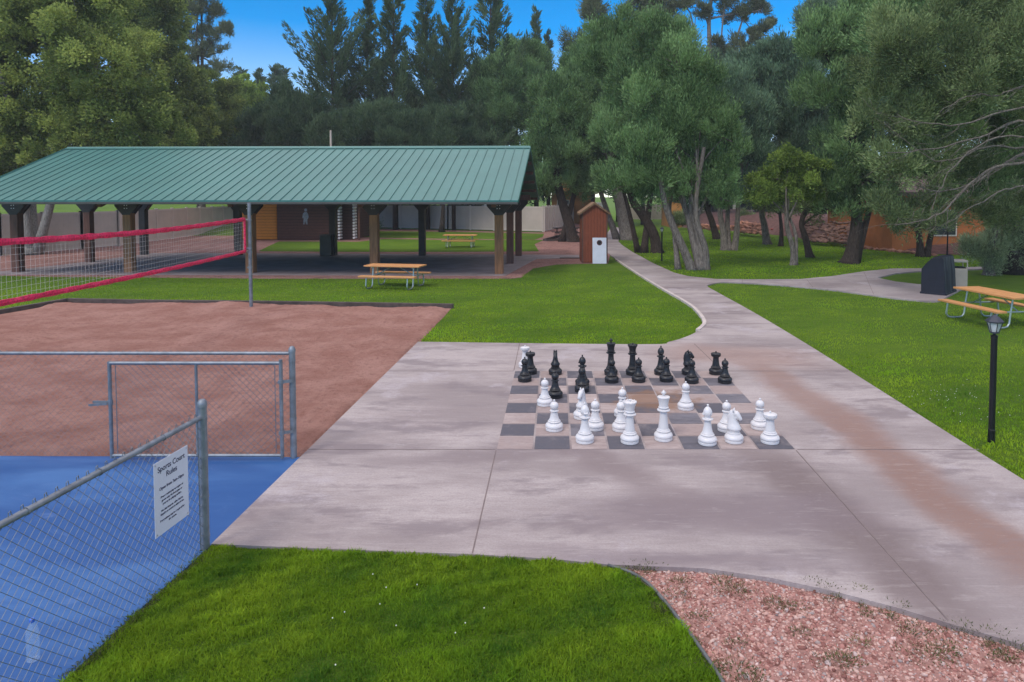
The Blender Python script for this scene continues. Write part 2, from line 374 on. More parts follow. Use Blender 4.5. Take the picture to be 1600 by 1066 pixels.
sheet('rear_lawn', gp([(565, 370), (575, 361), (700, 362), (850, 365), (848, 370), (835, 374), (690, 372.5), (600, 371)]), -.018, M['grass'])
# sand court
sand_poly = gp([(653, 534), (705, 480), (560, 478), (400, 475), (105, 471), (0, 489), (-260, 535), (-260, 712), (0, 711), (240, 712), (471, 713)])
xs = [p[0] for p in sand_poly]; ys = [p[1] for p in sand_poly]
x_lo = max(min(xs), -18.0); st = .075; gx = np.arange(x_lo, max(xs)+st, st); gy = np.arange(min(ys), max(ys)+st, st)
XX, YY = np.meshgrid(gx, gy); P = np.stack([XX.ravel(), YY.ravel()], 1)
hh = np.zeros(len(P))
for k in range(60):
    f = rng.uniform(.6, 7); a = rng.uniform(0, 6.28); hh += np.sin((P[:, 0]*math.cos(a)+P[:, 1]*math.sin(a))*f+rng.uniform(0, 6.28))*.010/f**.55
h2 = hh.reshape(XX.shape)
for k in range(2600):                                     # scuffs and old footprints
    fx, fy = rng.uniform(x_lo, max(xs)), rng.uniform(min(ys), max(ys)); ra, rb = rng.uniform(.09, .22), rng.uniform(.06, .12); an = rng.uniform(0, 3.14); dp = rng.uniform(-.018, .034)
    i0, i1 = max(0, int((fx-.5-gx[0])/st)), int((fx+.5-gx[0])/st)+1; j0, j1 = max(0, int((fy-.5-gy[0])/st)), int((fy+.5-gy[0])/st)+1
    X_, Y_ = XX[j0:j1, i0:i1]-fx, YY[j0:j1, i0:i1]-fy; q1 = (X_*math.cos(an)+Y_*math.sin(an))/ra; q2 = (-X_*math.sin(an)+Y_*math.cos(an))/rb; q = q1*q1+q2*q2
    h2[j0:j1, i0:i1] -= dp*(np.exp(-q)-.35*np.exp(-q*.4))
hh = h2.ravel()+rng.normal(0, .004, len(P))
ins = inpoly(P, sand_poly); nx_ = len(gx); V_ = np.column_stack([P, hh*1.0-.05]); V_[:, 2] = np.where(ins, np.maximum(V_[:, 2]+.052, -.033), V_[:, 2])
F_ = []
for j in range(len(gy)-1):
    for i in range(nx_-1):
        q = (j*nx_+i, j*nx_+i+1, (j+1)*nx_+i+1, (j+1)*nx_+i)
        if ins[list(q)].any(): F_.append(q)
plz = inpoly(P, plaza); V_[:, 2] = np.where(plz, -.08, V_[:, 2]); V_[:, 2] = np.where(~ins & ~plz, -.06, V_[:, 2])
b = MB(); b.add(V_.tolist(), F_); b.build('sand_court', M['sand'], smooth=True, kind='structure')
b = MB().prism(sand_poly, -.07, -.034); b.build('sand_base', M['sand'], kind='structure')
tb = MB()
tl = [G(708, 479.5), G(560, 477), G(400, 474.5), G(230, 473), G(105, 470.5), G(0, 488.5), G(-150, 516)]
for i in range(len(tl)-1): tb.bar(tl[i]+Vector((0, 0, .0)), tl[i+1]+Vector((0, 0, .0)), .14, .16)
tb.build('sand_border', M['tie'], label='low weathered timber edging along the back of the sand court', cat='timber edging')
# sports court
cb = gp([(471, 713), (330, 850), (321, 858), (207, 960), (95, 1066)]) ; c_end = (-3.32, 2.0)
sheet('blue_court', cb+[c_end, (-14, 2.0), (-14, G(0, 711)[1]), (G(0, 711)[0], G(0, 711)[1])], -.010, M['court'])
# gravel bed at the front right
gb_curve = [(950, 882), (985, 893), (1012, 910), (1040, 940), (1065, 972), (1090, 1005), (1112, 1037), (1130, 1066), (1150, 1120)]
gravel_bed = gp(gb_curve, 3)+gp([(1900, 1120), (1900, 1075), (1720, 1050)])+[p for p in gp(plaza_bottom[-2:4:-1])]
sheet('gravel_bed', gravel_bed, -.040, M['gravel'])
e = [Vector((*p, -.005)) for p in gp(gb_curve, 3)]
MB().tube(e, .013, 6).build('lawn_edging', M['edge'], smooth=True, label='thin grey edging strip curving between front lawn and gravel bed', cat='lawn edging')

# joints in the concrete
b = MB()
def joint(p, q, wd=.011):
    a, c = G(*p), G(*q); a.z = c.z = .002; b.bar(a, c, wd, .003)
joint((482, 702.5), (774, 702.5)); joint((1246, 702.5), (1530, 702.5)); joint((775, 704), (738, 865)); joint((1244, 704), (1480, 968))
joint((803, 579), (812, 536)); joint((607, 580), (803, 580)); joint((1129, 580), (1325, 580)); joint((1128, 579), (1085, 537.5))
joint((1102, 506), (1216, 506)); joint((1040, 446), (1108, 446)); joint((1160, 437), (1160, 442)); joint((1260, 436), (1270, 449)); joint((1350, 425), (1365, 460))
b.build('concrete_joints', M['joint'], kind='structure')

# chess board
BL, BR, TL, TR = G(774.6, 702.7), G(1244, 702.7), G(804, 580), G(1128.6, 580)
b = MB(); tones = []
for i in range(8):
    for j in range(8):
        def bp(u, v): return (BL.lerp(BR, u)).lerp(TL.lerp(TR, u), v)
        g = .0035; u0, u1, v0, v1 = i/8+g, (i+1)/8-g, j/8+g, (j+1)/8-g
        q = [bp(u0, v0), bp(u1, v0), bp(u1, v1), bp(u0, v1)]
        b.add([(p.x, p.y, .004) for p in q]+[(p.x, p.y, .0012) for p in q], [(0, 1, 2, 3), (4, 5, 1, 0), (5, 6, 2, 1), (6, 7, 3, 2), (7, 4, 0, 3)], (i+j) % 2)
        tones += [random.uniform(-.5, .7)]*5
# light square at the front left
o = b.build('chess_board', [M['tilel'], M['tiled']], label='giant chessboard of charcoal and tan squares set flat in the concrete', cat='chess board')
at = o.data.attributes.new('tone', 'FLOAT', 'FACE'); at.data.foreach_set('value', tones)

# ---------------------------------------------------------------- giant chess pieces (lathe-turned plastic)
BASE = [(.02, 0), (.105, 0), (.113, .006), (.113, .030), (.108, .034), (.113, .040), (.118, .052), (.117, .066), (.108, .083), (.088, .098), (.076, .104)]
def ballprof(zc, r, n=9, a0=-60, a1=90): return [(max(.001, r*math.cos(R(a0+(a1-a0)*i/n))), zc+r*math.sin(R(a0+(a1-a0)*i/n))) for i in range(n+1)]
def knob(z, r=.014): return [(.007, z), (.007, z+.006)]+ballprof(z+.006+r*.8, r, 6, -50)
def ring(z, r0, r1, h): return [(r0, z), (r1*.9, z+h*.1), (r1, z+h*.4), (r1*.97, z+h*.7), (r0, z+h)]
def prof_body(ztop, r_bot, r_top):
    r_bot *= 1.13; r_top *= 1.10
    return [(r_bot, .108), (r_bot*1.05, .118), (r_bot*.94, .124), (r_bot*.88, .13), (r_bot*.9, .136), (r_bot*.78, .146),
    (r_top+(r_bot*.78-r_top)*.45, .146+(ztop-.146)*.4), (r_top*1.02, .146+(ztop-.146)*.8), (r_top, ztop)]
parts = {}
parts['pawn'] = BASE+prof_body(.245, .072, .040)+ring(.247, .042, .060, .020)+[(.040, .272)]+ballprof(.319, .057, 12, -58)[:-1]+knob(.373)
parts['rook'] = BASE+prof_body(.285, .074, .044)+[(.052, .296), (.070, .304), (.080, .312), (.084, .322), (.084, .354), (.080, .359), (.074, .360), (.070, .356), (.045, .366), (.02, .370)]+knob(.369, .013)
parts['bishop'] = BASE+prof_body(.30, .072, .037)+ring(.300, .040, .070, .026)+[(.036, .330), (.034, .338), (.046, .352), (.055, .375), (.056, .398), (.048, .425), (.034, .448), (.016, .464)]+knob(.466)
parts['queen'] = BASE+prof_body(.345, .073, .042)+ring(.342, .046, .080, .030)+[(.050, .374), (.050, .380), (.062, .384), (.064, .392), (.056, .398), (.054, .402), (.060, .44), (.070, .475), (.086, .503), (.086, .512), (.078, .516), (.068, .508), (.050, .514), (.03, .522)]+knob(.514, .014)
parts['king'] = BASE+prof_body(.37, .074, .042)+ring(.366, .048, .082, .030)+[(.052, .398), (.052, .404), (.064, .408), (.066, .416), (.057, .422), (.056, .428), (.062, .48), (.074, .528), (.080, .540), (.078, .548), (.060, .553), (.03, .558)]
parts['knight'] = BASE+[(.075, .108), (.078, .118), (.068, .124), (.068, .13), (.07, .14), (.06, .148)]
def piece(kind, mat):
    root_mesh = MB().lathe(parts[kind], 40)
    if kind == 'queen':
        for k in range(10):
            a = k*math.pi/5; root_mesh.lathe([(.002, -.008), (.011, 0), (.002, .010)], 10, (.076*math.cos(a), .076*math.sin(a), .516))
    if kind == 'bishop':      # the mitre's cut: a proud curved slot lip
        for k in (-1, 1):
            root_mesh.bar((-.058, .045*k*.2-.012, .372), (.030, .045*k*.2-.012, .438), .012, .010)
        root_mesh.bar((-.061, 0, .366), (-.030, 0, .412), .05, .012)
    if kind == 'king':
        root_mesh.lathe([(.006, .556), (.012, .562), (.020, .59), (.024, .603), (.018, .615), (.008, .628), (.002, .634)], 12)
        for a in (0, math.pi/2):
            Mx = Matrix.Rotation(a, 4, 'Z'); root_mesh.box(-.030, .030, -.009, .009, .588, .606, M=Mx)
    o = root_mesh.build('chess_'+kind, mat, smooth='auto')
    if kind == 'knight':       # horse: neck and head as a skinned form fused to the base
        side = [(-.058, .146, .050), (-.040, .175, .056), (-.012, .22, .052), (.012, .27, .045), (.022, .32, .040), (.016, .365, .036), (-.004, .392, .032)]
        h = MB()
        secs = []
        for i, (x, z, r) in enumerate([(0, .146, .074), (0, .165, .088), (.002, .182, .090), (.006, .215, .076), (.012, .25, .064), (.020, .29, .053), (.022, .33, .045), (.014, .365, .040), (.002, .388, .030), (-.004, .397, .012)]):
            secs.append((x, z, r, r*.72 if i > 2 else r*.9))
        n = 20; vs = []; fs = []
        for x, z, rx, ry in secs:
            for j in range(n):
                a = 2*math.pi*j/n; vs.append((x+rx*math.cos(a), ry*math.sin(a), z))
        for i in range(len(secs)-1):
            for j in range(n): fs.append((i*n+j, i*n+(j+1) % n, (i+1)*n+(j+1) % n, (i+1)*n+j))
        fs.append(tuple((len(secs)-1)*n+j for j in range(n)))
        h.add(vs, fs)
        h.tube([(-.010, 0, .372), (-.035, 0, .352), (-.062, 0, .318), (-.082, 0, .292), (-.090, 0, .283)], [.036, .036, .028, .024, .016], 14)      # muzzle
        h.tube([(-.020, 0, .33), (-.045, 0, .30), (-.050, 0, .285)], [.03, .026, .012], 12)                                       # jaw
        for k in (-1, 1): h.tube([(.004, .018*k, .378), (.006, .022*k, .405), (.002, .020*k, .425)], [.014, .011, .002], 8)       # ears
        h.tube([(.02, 0, .40), (.048, 0, .37), (.066, 0, .32), (.070, 0, .27), (.066, 0, .215), (.060, 0, .17)], [.010, .015, .017, .017, .015, .01], 8)   # mane
        h.build('horse_head', mat, parent=o, smooth=True)
    return o
def Z1(x, y): return (800+x/5.76, 525+y/5.76)
def Z2(x, y): return (970+x/5.763, 525+y/5.763)
pcs = [  # colour, kind, base-bottom pixel, turn, label
 ('w', 'rook', Z1(118, 296), 0, 'white rook standing apart off the back left corner of the board behind a black rook'),
 ('w', 'pawn', Z1(295, 645), 0, 'white pawn just left of a black pawn on the left side of the board'),
 ('w', 'pawn', Z1(380, 875), 0, 'white pawn standing alone near the left edge of the board, left of the front bishop'),
 ('w', 'knight', Z1(628, 765), 60, 'white knight behind a white bishop on the left half of the board'),
 ('w', 'bishop', Z1(655, 985), 100, 'white bishop in the front row, leftmost piece of that row'),
 ('w', 'pawn', Z1(748, 868), 0, 'white pawn half hidden behind and right of the front row left bishop'),
 ('w', 'pawn', Z1(992, 745), 0, 'white pawn left of the queen, farther of two pawns there'),
 ('w', 'pawn', Z1(980, 877), 0, 'white pawn touching the left side of the white queen, nearer of two there'),
 ('w', 'queen', Z2(80, 990), 0, 'white queen with notched crown in the front row'),
 ('w', 'king', Z2(383, 965), 0, 'white king, tallest white piece, near the middle of the front row'),
 ('w', 'pawn', Z2(583, 682), 0, 'white pawn advanced furthest on the right half of the board'),
 ('w', 'bishop', Z2(780, 1003), 0, 'white bishop with its slot showing, front row right of the white king'),
 ('w', 'pawn', Z2(950, 882), 0, 'white pawn tucked behind the front row white knight'),
 ('w', 'knight', Z2(1018, 985), 150, 'white knight in the front row between bishop and rook'),
 ('w', 'pawn', Z2(1250, 860), 0, 'white pawn just behind and left of the front right rook'),
 ('w', 'rook', Z2(1342, 990), 0, 'white rook on the front right corner square'),
 ('b', 'rook', Z1(165, 355), 0, 'black rook at the back left of the board, behind a black pawn'),
 ('b', 'pawn', Z1(115, 425), 0, 'black pawn at the left edge of the board in front of black rook'),
 ('b', 'knight', Z1(390, 362), 90, 'black knight seen end on, in the back row on the left'),
 ('b', 'pawn', Z1(388, 573), 0, 'black pawn advanced beside a white pawn on the left of the board'),
 ('b', 'bishop', Z1(633, 462), 0, 'black bishop on the left half with a black pawn right in front of it'),
 ('b', 'pawn', Z1(630, 520), 0, 'black pawn standing in front of the left black bishop, behind the white knight'),
 ('b', 'king', Z1(890, 366), 0, 'black king, tallest black piece in the back row'),
 ('b', 'pawn', Z1(897, 434), 0, 'black pawn directly in front of the black king'),
 ('b', 'queen', Z2(105, 364), 0, 'black queen with flared crown in the back row right of the black king'),
 ('b', 'pawn', Z2(160, 430), 0, 'black pawn in front of the black queen'),
 ('b', 'bishop', Z2(360, 363), 100, 'black bishop in the back row on the right half behind a black pawn'),
 ('b', 'pawn', Z2(410, 424), 0, 'black pawn in front of the right black bishop'),
 ('b', 'knight', Z2(608, 363), 180, 'black knight in profile in the back row on the right'),
 ('b', 'pawn', Z2(638, 440), 0, 'black pawn in front of the right black knight'),
 ('b', 'rook', Z2(855, 360), 0, 'black rook at the back right of the board'),
 ('b', 'pawn', Z2(937, 440), 0, 'black pawn at the far right, in front of the right black rook')]
protos = {}
for c, kind, (px, py), rz, lab in pcs:
    if (c, kind) in protos: o = copy_tree(protos[(c, kind)])
    else: o = protos[(c, kind)] = piece(kind, M['white'] if c == 'w' else M['black'])
    p = G(px, py); p.y += .117; p.x *= 1+.117/p.y*1.0; p.z = .004
    o.location = p; o.rotation_euler.z = R(rz)
    tag(o, lab, 'chess '+kind, ('white' if c == 'w' else 'black')+' giant chess pieces')

# ---------------------------------------------------------------- pavilion
fr, fl, rr, rl = G(780, 427), G(3, 423.5), G(815, 399), G(241, 397)
A = R(2.0)                                        # the building is turned a little
pav = empty('pavilion', (fr.x, fr.y, 0), 0, label='open timber picnic pavilion with long green metal roof', cat='pavilion')
pav.rotation_euler.z = -A
LEN = 20.1; DEP = 8.3; HP = 2.80
def post_at(x, y, mat, wd=.34):
    b = MB().box(x-wd/2, x+wd/2, y-wd/2, y+wd/2, -.02, HP+.1); p = b.build('post', mat, pav, bevel=.012)
    g = MB()
    for s in (-1, 1):        # flared knee plates
        for yy in (y-wd/2-.016, y+wd/2+.002):
            prof = [(0, HP-.50), (s*.16, HP-.50), (s*.18, HP-.46), (s*.46, HP-.15), (s*.46, HP+.04), (0, HP+.04)]
            Mx = Matrix.Translation((x, yy, 0)) @ Matrix(((1, 0, 0, 0), (0, 0, 1, 0), (0, 1, 0, 0), (0, 0, 0, 1)))
            g.prism(prof, 0, .014, M=Mx)
        g.bar((x+s*wd/2, y, HP-.40), (x+s*.45, y, HP-.06), .2, .12)
    g.build('bracket', M['steel'], p)
    for i in (-.05, .05):
        for k in (-.30, -.18):
            if y: continue
            bo = MB().box(x+i-.014, x+i+.014, y-wd/2-.03, y-wd/2-.017, HP+k+.06-.014, HP+k+.06+.014); bo.build('bolt', M['bolt'], p)
xs_f = [0, -4.97, -9.98, -14.95, -19.6]
for i, x in enumerate(xs_f): post_at(x, 0, M['timberlit'] if i < 4 else M['timber'], .32)
for x in (0, -4.97, -9.6, -14.6, -19.6): post_at(x+.05, DEP-.4, M['steel'] if x else M['timber'], .32)
for x in (0, -19.6): post_at(x+.02, 4.0, M['timber'], .30)
bm_ = MB(); x0, x1 = -20.4, .95
for y in (0, DEP-.4): bm_.box(x0+.3, x1-.3, y-.13, y+.13, HP, HP+.3)
bm_.build('beam', M['timber'], pav)
HE, HR, YE, YR, YB = 2.90, 5.23, -2.1, 3.9, 9.9
rf = MB()
TH = .06
sec = [(YE, HE), (YR, HR), (YB, HE), (YB, HE-TH), (YR, HR-TH*1.1), (YE, HE-TH)]
vs = [(x, y, z) for x in (x0, x1) for y, z in sec]
rf.add(vs, [(0, 1, 7, 6)[::-1], (1, 2, 8, 7)[::-1], (3, 4, 10, 9)[::-1], (4, 5, 11, 10)[::-1], (0, 6, 11, 5)[::-1], (2, 3, 9, 8)[::-1], (5, 4, 1, 0), (4, 3, 2, 1), (6, 7, 10, 11), (7, 8, 9, 10)])
roof = rf.build('roof', M['roof'], pav)
rb = MB(); x = x0+.02
while x <= x1-.01:
    for ya, za, yb, zb in ((YE-.01, HE+.012, YR-.02, HR+.012), (YB+.01, HE+.012, YR+.02, HR+.012)):
        rb.bar((x, ya, za), (x, yb, zb), .022, .032)
    x += .405
rb.build('standing_seam', M['roof'], roof)
tr = MB()
tr.bar((x0, YR-.07, HR+.015), (x1, YR-.07, HR+.015), .22, .03, up=(0, -.45, .9)); tr.bar((x0, YR+.07, HR+.015), (x1, YR+.07, HR+.015), .22, .03, up=(0, .45, .9))
tr.build('ridge_cap', M['roof'], roof)
ed = MB(); ed.box(x0, x1, YE-.03, YE-.005, HE-.06, HE+.0)
for yy in (YE, YB): ed.bar((x1+.012, yy, HE-.03), (x1+.012, YR, HR-.03), .02, .16)
for yy in (YE, YB): ed.bar((x0-.012, yy, HE-.03), (x0-.012, YR, HR-.03), .02, .16)
ed.build('roof_edge', M['rooftrim'], roof)
gu = MB().box(x0, x1, YE-.12, YE+.02, HE-.15, HE-.062); gu.build('gutter', M['gutter'], pav, bevel=.01)
pu = MB()                                            # purlins seen under the gable
for t in (.08, .26, .44, .62, .80, .96):
    for y_ in (YE, YB):
        yy = y_+(YR-y_)*t; zz = HE+(HR-HE)*t-.18; pu.box(x0+.1, x1-.04, yy-.07, yy+.07, zz-.08, zz+.06)
for xx in (-19.6, -14.9, -9.9, -4.97, 0):
    for y_ in (YE, YB): pu.bar((xx, y_+(.35 if y_ < 0 else -.35), HE-.16), (xx, YR, HR-.42), .16, .22)
    pu.box(xx-.08, xx+.08, 0, DEP-.4, HP+.02, HP+.3); pu.box(xx-.07, xx+.07, YR-.08, YR+.08, HP+.3, HR-.4)
pu.build('rafter', M['timber'], pav)

# ---------------------------------------------------------------- cabin, shed and far buildings
def face_box(name, px0, px1, d, depth, zt, mat, parent): 
    a, c = W(px0, 350, d), W(px1, 350, d); return MB().box(a.x, c.x, d, d+depth, 0, zt).build(name, mat, parent)
cabin = empty('log_cabin', (0, 0, 0), 0, label='dark brown log siding cabin with one wall coloured as warmly lit behind the pavilion', cat='cabin')
face_box('warm_lit_wall', 370, 432.5, 47.2, 5, 3.1, M['loglit'], cabin)  # warm light on the log boards painted in as orange
face_box('wall', 433, 528, 46.8, 5.5, 3.1, M['log'], cabin)
face_box('side_wall', 533, 552, 47.6, 4.5, 3.1, M['log'], cabin)
le = MB()
for px, d in ((531, 46.9), (554, 47.3)):
    p = W(px, 340, d)
    for k in range(14): MB().tube([(p.x, d-.25, .12+k*.21), (p.x, d+.3, .12+k*.21)], .08, 10).build('log_end', M['logend'], cabin)
a, c = W(365, 300, 46), W(575, 300, 46); yR = 50
ro = MB(); ro.prism([(45.6, 2.9), (49.8, 4.9), (54, 2.9), (54, 3.05), (49.8, 5.08), (45.6, 3.05)], a.x, c.x, M=Matrix(((0, 0, 1, 0), (1, 0, 0, 0), (0, 1, 0, 0), (0, 0, 0, 1))))
rfc = ro.build('roof', M['roofb'], cabin)
p = W(517, 230, 49.8); pz = W(517, 228, 49.8).z; pt = W(517, 204, 49.8).z
MB().lathe([(.5, 4.9-pz), (.45, -.35), (.42, -.3), (.06, 0), (.075, .1), (.065, pt-pz), (.02, pt-pz+.02)], 12, (p.x, 49.8, pz)).build('finial', M['vinyl'], rfc)
dp = W(561, 340, 46.5); MB().tube([(dp.x, 46.5, 0), (dp.x, 46.5, 3.0)], .07, 8).build('porch_post', M['timber'], cabin)
fig = MB(); f0 = W(477, 351, 46.7)          # pale figure on the cabin wall
Mx = Matrix.Translation((f0.x, 46.75, f0.z)) @ Matrix(((1, 0, 0, 0), (0, 0, 1, 0), (0, 1, 0, 0), (0, 0, 0, 1)))
fig.prism([(-.16, 0), (-.07, .02), (-.03, .32), (.03, .02), (.13, 0), (.12, .35), (.22, .50), (.17, .74), (.08, .86), (-.05, .87), (-.17, .75), (-.22, .45), (-.13, .42)], 0, .03, M=Mx)
fig.prism([(.02+.10*math.cos(a_*.628), 1.0+.11*math.sin(a_*.628)) for a_ in range(10)], 0, .03, M=Mx)
fig.build('wall_figure', M['galv'], label='pale metal human figure mounted on the dark cabin wall', cat='wall sign')

sh0, sh1 = G(909, 410.5), G(951, 410.5)
shed = empty('shed', (sh0.x, sh0.y, 0), R(2), label='narrow red brown wooden shed with tan gabled roof beside the path', cat='shed')
w_ = sh1.x-sh0.x-.05; hw = 2.42; dpt = 1.5
MB().prism([(0, 0), (w_, 0), (w_, hw-.12), (w_/2, hw+.28), (0, hw-.12)], 0, dpt, M=Matrix(((1, 0, 0, 0), (0, 0, 1, 0), (0, 1, 0, 0), (0, 0, 0, 1)))).build('wall', M['shed'], shed)
rs = MB()
rs.bar((-.12, -.12, hw-.20), (w_/2, -.12, hw+.32), .01, .01)
for s0, s1 in (((-.12), w_/2), ((w_+.12), w_/2)):
    q = [Vector((s0, -.12, hw-.15)), Vector((s1, -.12, hw+.35)), Vector((s1, dpt+.12, hw+.35)), Vector((s0, dpt+.12, hw-.15))]
    rs.add(q+[v_-Vector((0, 0, .09)) for v_ in q], [(0, 1, 2, 3), (7, 6, 5, 4), (0, 4, 5, 1), (1, 5, 6, 2), (2, 6, 7, 3), (3, 7, 4, 0)])
rs.build('roof', M['shroof'], shed)
for x_ in (0, w_-.07): MB().box(x_, x_+.07, -.018, -.002, 0, hw-.16).build('corner_trim', M['timber'], shed)
# cornhole board leaning on the shed
cbp = G(936.5, 411); ch = empty('cornhole_board', (cbp.x, cbp.y-.12, -.02), 0, label='white cornhole board with round hole leaning upright against the red shed', cat='cornhole board')
ch.rotation_euler = (R(-6), 0, 0)
n = 24; hw2, hh2, hr = .315, 1.18, .09; cz = hh2-.23
vs = []; fs = []
inner = [(hr*math.cos(2*math.pi*i/n), cz+hr*math.sin(2*math.pi*i/n)) for i in range(n)]
def onrect(a_):
    c_, s__ = math.cos(a_), math.sin(a_); t = min((hw2/abs(c_)) if abs(c_) > 1e-6 else 9, ((hh2-cz) if s__ > 0 else cz)/abs(s__) if abs(s__) > 1e-6 else 9)
    return (c_*t, cz+s__*t)
angs = sorted([2*math.pi*i/n for i in range(n)]+[math.atan2(zz-cz, xx) % (2*math.pi) for xx in (-hw2, hw2) for zz in (0, hh2)])
k = len(angs)
for y_ in (0, .03):
    for a_ in angs: vs.append((hr*math.cos(a_), y_, cz+hr*math.sin(a_)))
    for a_ in angs: q = onrect(a_); vs.append((q[0], y_, q[1]))
for i in range(k):
    j = (i+1) % k; fs += [(i, k+i, k+j, j), (2*k+i, 2*k+j, 3*k+j, 3*k+i), (k+i, 3*k+i, 3*k+j, k+j), (i, j, 2*k+j, 2*k+i)]
MB().add(vs, fs).build('panel', M['board'], ch)
rg = MB(); rg.add([(r_*math.cos(a_), -.006, cz+r_*math.sin(a_)) for r_ in (hr, hr+.035) for a_ in angs], [(i, k+i, k+(i+1) % k, (i+1) % k) for i in range(k)]); rg.build('hole_ring', M['ringm'], ch)
MB().box(-hw2+.01, hw2-.01, .031, .10, 0.01, hh2-.01).build('frame', M['dark'], ch)

def house(name, px0, px1, d, zw, zr, wall, roofm, label, wins=(), depth=8, z0=-.1):
    h = empty(name, (0, 0, 0), 0, label=label, cat='house'); a, c = W(px0, 330, d), W(px1, 330, d)
    MB().box(a.x, c.x, d, d+depth, z0, zw).build('wall', wall, h)
    MB().prism([(d-.6, zw-.05), (d+depth/2, zr), (d+depth+.6, zw-.05), (d+depth+.6, zw-.25), (d-.6, zw-.25)], a.x-.6, c.x+.6, M=Matrix(((0, 0, 1, 0), (1, 0, 0, 0), (0, 1, 0, 0), (0, 0, 0, 1)))).build('roof', roofm, h)
    for (x_, z_, ww, wh) in wins:
        q = W(x_, 330, d); f_ = MB().box(q.x-ww/2-.08, q.x+ww/2+.08, d-.05, d-.002, z_-.08, z_+wh+.08).build('window', M['cream'], h)
        MB().box(q.x-ww/2, q.x+ww/2, d-.07, d-.052, z_, z_+wh).build('pane', M['win'], f_)
    return h
house('house', 862, 930, 74, 3.6, 5.2, M['tan'], M['tan'], 'orange clay coloured house just visible behind the fence and red shed', [(880, 1.4, 1.2, 1.1)])
house('house', 1046, 1066, 66, 3.4, 4.6, M['tan'], M['roofb'], 'small orange house glimpsed between the juniper trunks', [], 5)
house('house', 1090, 1205, 78, 4.0, 6.0, M['cream'], M['roofb'], 'white house seen far behind the trees beyond the middle lawn', [(1110, 1.2, 1.4, 1.2), (1135, 1.2, 1.4, 1.2), (1165, 1.2, 1.2, 1.3), (1190, 1.1, 1.0, 1.6)])
house('house', 1395, 1760, 37.5, 3.3, 5.4, M['stucco'], M['roofb'], 'orange brown stucco house on the right behind the big juniper', [(1476, .9, 1.2, 1.3), (1590, .9, 1.2, 1.3)], 9)
tlr = empty('trailer', (0, 0, 0), 0, label='pale blue and white trailer roof showing above the beige fence', cat='trailer')
a, c = W(699, 320, 68), W(757, 320, 68); MB().box(a.x, c.x, 68, 70.4, .6, 2.5).build('body', M['board'], tlr, bevel=.15)
MB().box(a.x+.3, c.x-.3, 67.96, 67.99, 1.5, 2.1).build('window', M['win'], tlr)
for q in (a.x+.9, c.x-.9): MB().tube([(q, 68.05, .35), (q, 68.3, .35)], .35, 14).build('wheel', M['black'], tlr)

# vinyl fences
def vinyl(pts, label, sp=2.4, h=2.1):
    f = empty('vinyl_fence', (0, 0, 0), 0, label=label, cat='fence')
    pb = MB(); rl_ = MB()
    for a, c in zip(pts[:-1], pts[1:]):
        a = Vector((a.x, a.y, 0)); c = Vector((c.x, c.y, 0)); n = max(1, round((c-a).length/sp)); u = (c-a).normalized(); nn = Vector((-u.y, u.x, 0))
        for i in range(n+1):
            p = a.lerp(c, i/n); po = MB(); po.box(p.x-.065, p.x+.065, p.y-.065, p.y+.065, -.04, h+.06); po.box(p.x-.08, p.x+.08, p.y-.08, p.y+.08, h+.0601, h+.09); po.build('fence_post', M['vinylt'], f)
        pb.bar(a+Vector((0, 0, h/2)), c+Vector((0, 0, h/2)), .03, h-.12)
        k = int((c-a).length/.28)
        for i in range(k): p = a+(c-a)*(i+.5)/k; pb.bar(p+Vector((0, 0, .1)), p+Vector((0, 0, h-.1)), .034, .034, up=nn)
        for z_ in (.09, h-.05): rl_.bar(a+Vector((0, 0, z_)), c+Vector((0, 0, z_)), .06, .14)
    pb.build('panel', M['vinyl'], f); rl_.build('rail', M['vinylt'], f)
vinyl([G(-260, 412), G(0, 399), G(128, 389), G(185, 384)], 'beige vinyl fence at the far left behind the pale trunk')
vinyl([G(187, 384), G(365, 359.5), G(372, 357)], 'beige vinyl fence running back towards the warm lit cabin wall')
vinyl([G(556, 355), G(700, 358), G(848, 362)], 'beige vinyl fence across the back between cabin and junipers')
vinyl([G(850, 362), G(905, 347), G(945, 341)], 'beige slatted fence running back behind the leaning juniper trunk', 1.2)
vinyl([G(980, 343), G(1038, 343)], 'short pale fence beyond the path end among trunks', 1.6, 1.9)

# hills and red bank
def hill(name, pts, mat, sub=1, jitter=.12):      # strips: list of rows, each row list of Vector
    b = MB(); n = len(pts[0]); vs = [p+Vector((0, 0, random.uniform(-jitter, jitter) if 0 < i else 0)) for i, r in enumerate(pts) for p in r]
    b.add(vs, [(i*n+j, i*n+j+1, (i+1)*n+j+1, (i+1)*n+j) for i in range(len(pts)-1) for j in range(n-1)]); return b.build(name, mat, smooth=True, kind='structure')
rows = []
for t in range(8):
    rows.append([Vector((x_*1.0, 52+t*9+abs(x_+20)*.1, -.05+2.9*math.sin(min(1, t/7)*1.4)+(.4*math.sin(x_*.2+t)))) if t else Vector((x_, 52, -.05)) for x_ in np.linspace(-120, -24, 24)])
hill('hillside', rows, M['grass'])
bl = [(1040, 353), (1092, 358), (1156, 362), (1250, 372), (1337, 384), (1425, 395), (1521, 399), (1600, 402), (1900, 412), (2300, 425)]
base = smooth_poly([G(a, c, -.04) for a, c in bl], 4)
rows = []
for t, (dy, dz) in enumerate([(0, .0), (1.2, .22), (2.6, .55), (4.5, .9), (7, 1.25), (10, 1.4), (20, 1.5)]):
    rows.append([Vector((p.x+.25*dy, p.y+dy*(1.0 if p.x < 16 else .9), -.03+dz*min(1, max(.25, (p.x-6)/8)))) for p in base])
M['mulch'] = simple('red_mulch', (.12, .058, .050), .95, 0, .35, 3, .6)
hill('red_bank', rows, M['mulch'], jitter=.05)
